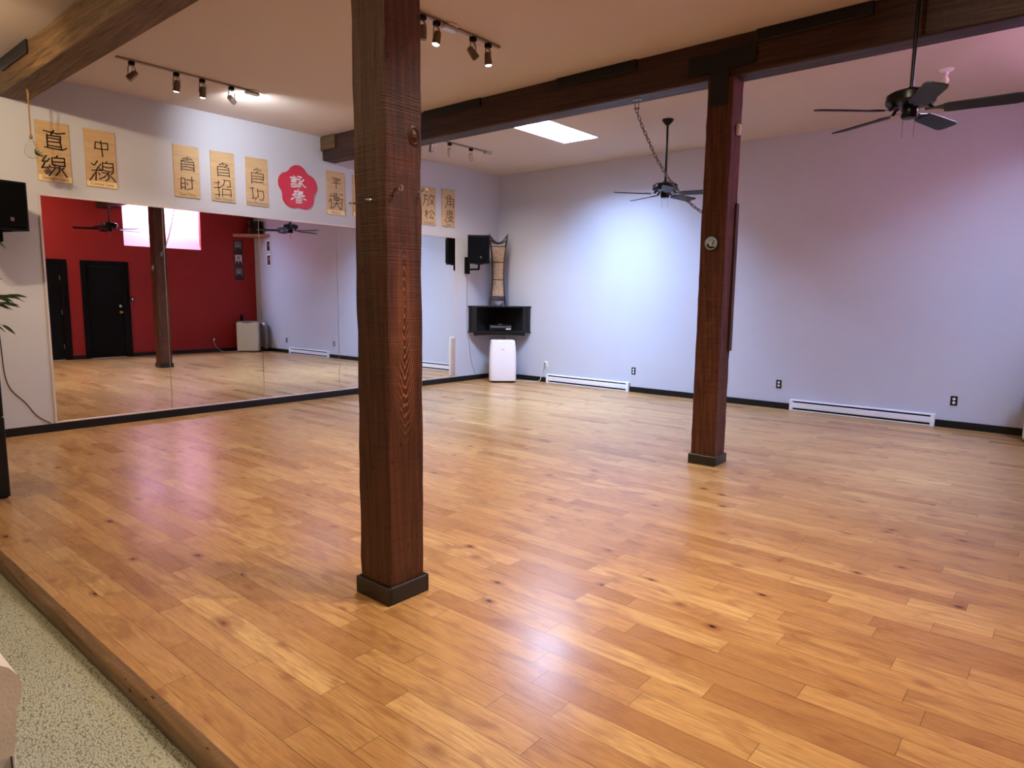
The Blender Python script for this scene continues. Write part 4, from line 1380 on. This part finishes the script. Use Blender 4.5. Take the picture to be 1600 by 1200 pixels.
# the sprigs that reach out in front of the wall
def sprig(p0, p1, n, ln):
    MB().tube([p0, (Vector(p0) + Vector(p1)) / 2 + Vector((0, 0, .02)), p1], [.003, .0025, .0015], 6).build('twig', M['stem'], t)
    for j in range(n):
        f = .35 + .65 * j / (n - 1)
        b = Vector(p0).lerp(Vector(p1), f)
        dr = (rng.uniform(-.5, .3), .75, rng.uniform(-.55, .35))
        vs, fs = leaf(b, dr, ln * rng.uniform(.75, 1.1), .0125, .02, rng.uniform(.6, 1.5))
        MB().add(vs, fs, True).build('leaf', M['leaf'], t)
sprig((.0, .05, .24), (.0, .30, .262), 11, .13)
sprig((.0, .05, .20), (-.01, .24, .205), 9, .12)
sprig((.0, .06, .10), (.02, .23, .045), 3, .10)

# hanging glass drop with an air plant
t = thing('hanging_terrarium', 'clear glass drop with an air plant hung from the aged beam by a rope', 'terrarium', (.515, -7.375, 3.41))
rp = [(0, 0, -.001), (.004, .0, -.05), (-.003, .003, -.12), (.002, .0, -.25), (0, 0, -.435)]
MB().tube(rp, [.011, .009, .006, .006, .006], 8).build('rope', M['jute'], t)
MB().tube([(.0, .006, -.02), (.012, .004, -.06), (.0, -.006, -.10)], .006, 6).build('rope_knot', M['jute'], t)
prof = [(.010, -.42), (.012, -.44), (.018, -.47), (.045, -.52), (.062, -.565), (.060, -.60), (.038, -.632), (.004, -.642)]
prof += [(.003, -.640), (.0365, -.6303), (.0582, -.599), (.0602, -.565), (.0435, -.521), (.0165, -.471), (.0105, -.44), (.0085, -.42)]
MB().lathe(prof, n=24).build('glass_drop', M['glass'], t)
MB().lathe([(.012, -.425), (.016, -.440), (.012, -.455), (.004, -.46)], n=12).build('cork', M['jute'], t)
mb = MB()
for k in range(14):
    a = rng.uniform(0, 2 * PI)
    vs, fs = leaf((.02, .02, -.60), (math.cos(a) + .5, math.sin(a) + .9, rng.uniform(-.1, .7)), rng.uniform(.07, .13), .007, rng.uniform(0, .05), rng.uniform(.4, 1.4))
    mb.add(vs, fs, True)
mb.build('air_plant', M['airplant'], t)

# armchair at the lower left, on the carpet
t = thing('armchair', 'pale suede armchair at the lower left on the carpet, arm end showing', 'armchair', (5.925, -9.605, -.06))
def soft(a, b, name, mat, r=.04):
    o = MB().bevbox(a, b, r).build(name, M[mat], t)
    m_ = o.modifiers.new('soft', 'SUBSURF'); m_.levels = 2; m_.render_levels = 2
    return o
soft((-.42, -.34, .16), (.55, .34, .36), 'seat_base', 'suede')
soft((-.30, -.335, .362), (.57, .335, .50), 'seat_cushion', 'suede', .05)
soft((-.46, -.50, .16), (-.25, .50, .98), 'backrest', 'suede', .06)
for s in (-1, 1):
    arm = MB()
    prof = []
    for k in range(14):
        a = -PI * .18 + PI * 1.36 * k / 13
        prof.append((s * .425 + .088 * math.cos(a), .615 + .088 * math.sin(a)))
    prof += [(s * .425 - .062, .452), (s * .425 + .062, .452)]
    arm.prism([(p[0], p[1]) for p in prof], 0, -.24, .590, smooth=True)
    arm.build('armrest', M['suede'], t)
    sk = MB()
    sk.box((-.40, s * .425 - .060, .06), (.555, s * .425 + .060, .4505))
    sk.build('arm_panel', M['skirt'], t)
    pts_ = []
    n = 60
    poly = []
    for k in range(n + 1):
        f = k / n
        poly.append((-.40 + .975 * f, s * (.425 + .066) + .006 * math.sin(f * 60)))
    sk = MB()
    for (ax_, ay_), (bx_, by_) in zip(poly[:-1], poly[1:]):
        sk.prism([(ax_, ay_), (bx_, by_), (bx_, by_ - s * .004), (ax_, ay_ - s * .004)], 2, .004, .44)
    sk.build('skirt', M['skirt'], t)
for x in (-.38, .48):
    for y in (-.40, .40):
        MB().lathe([(.022, .0), (.028, .06), (.004, .061)], c=(x, y, 0), n=14).build('leg', M['lamp_frame'], t)
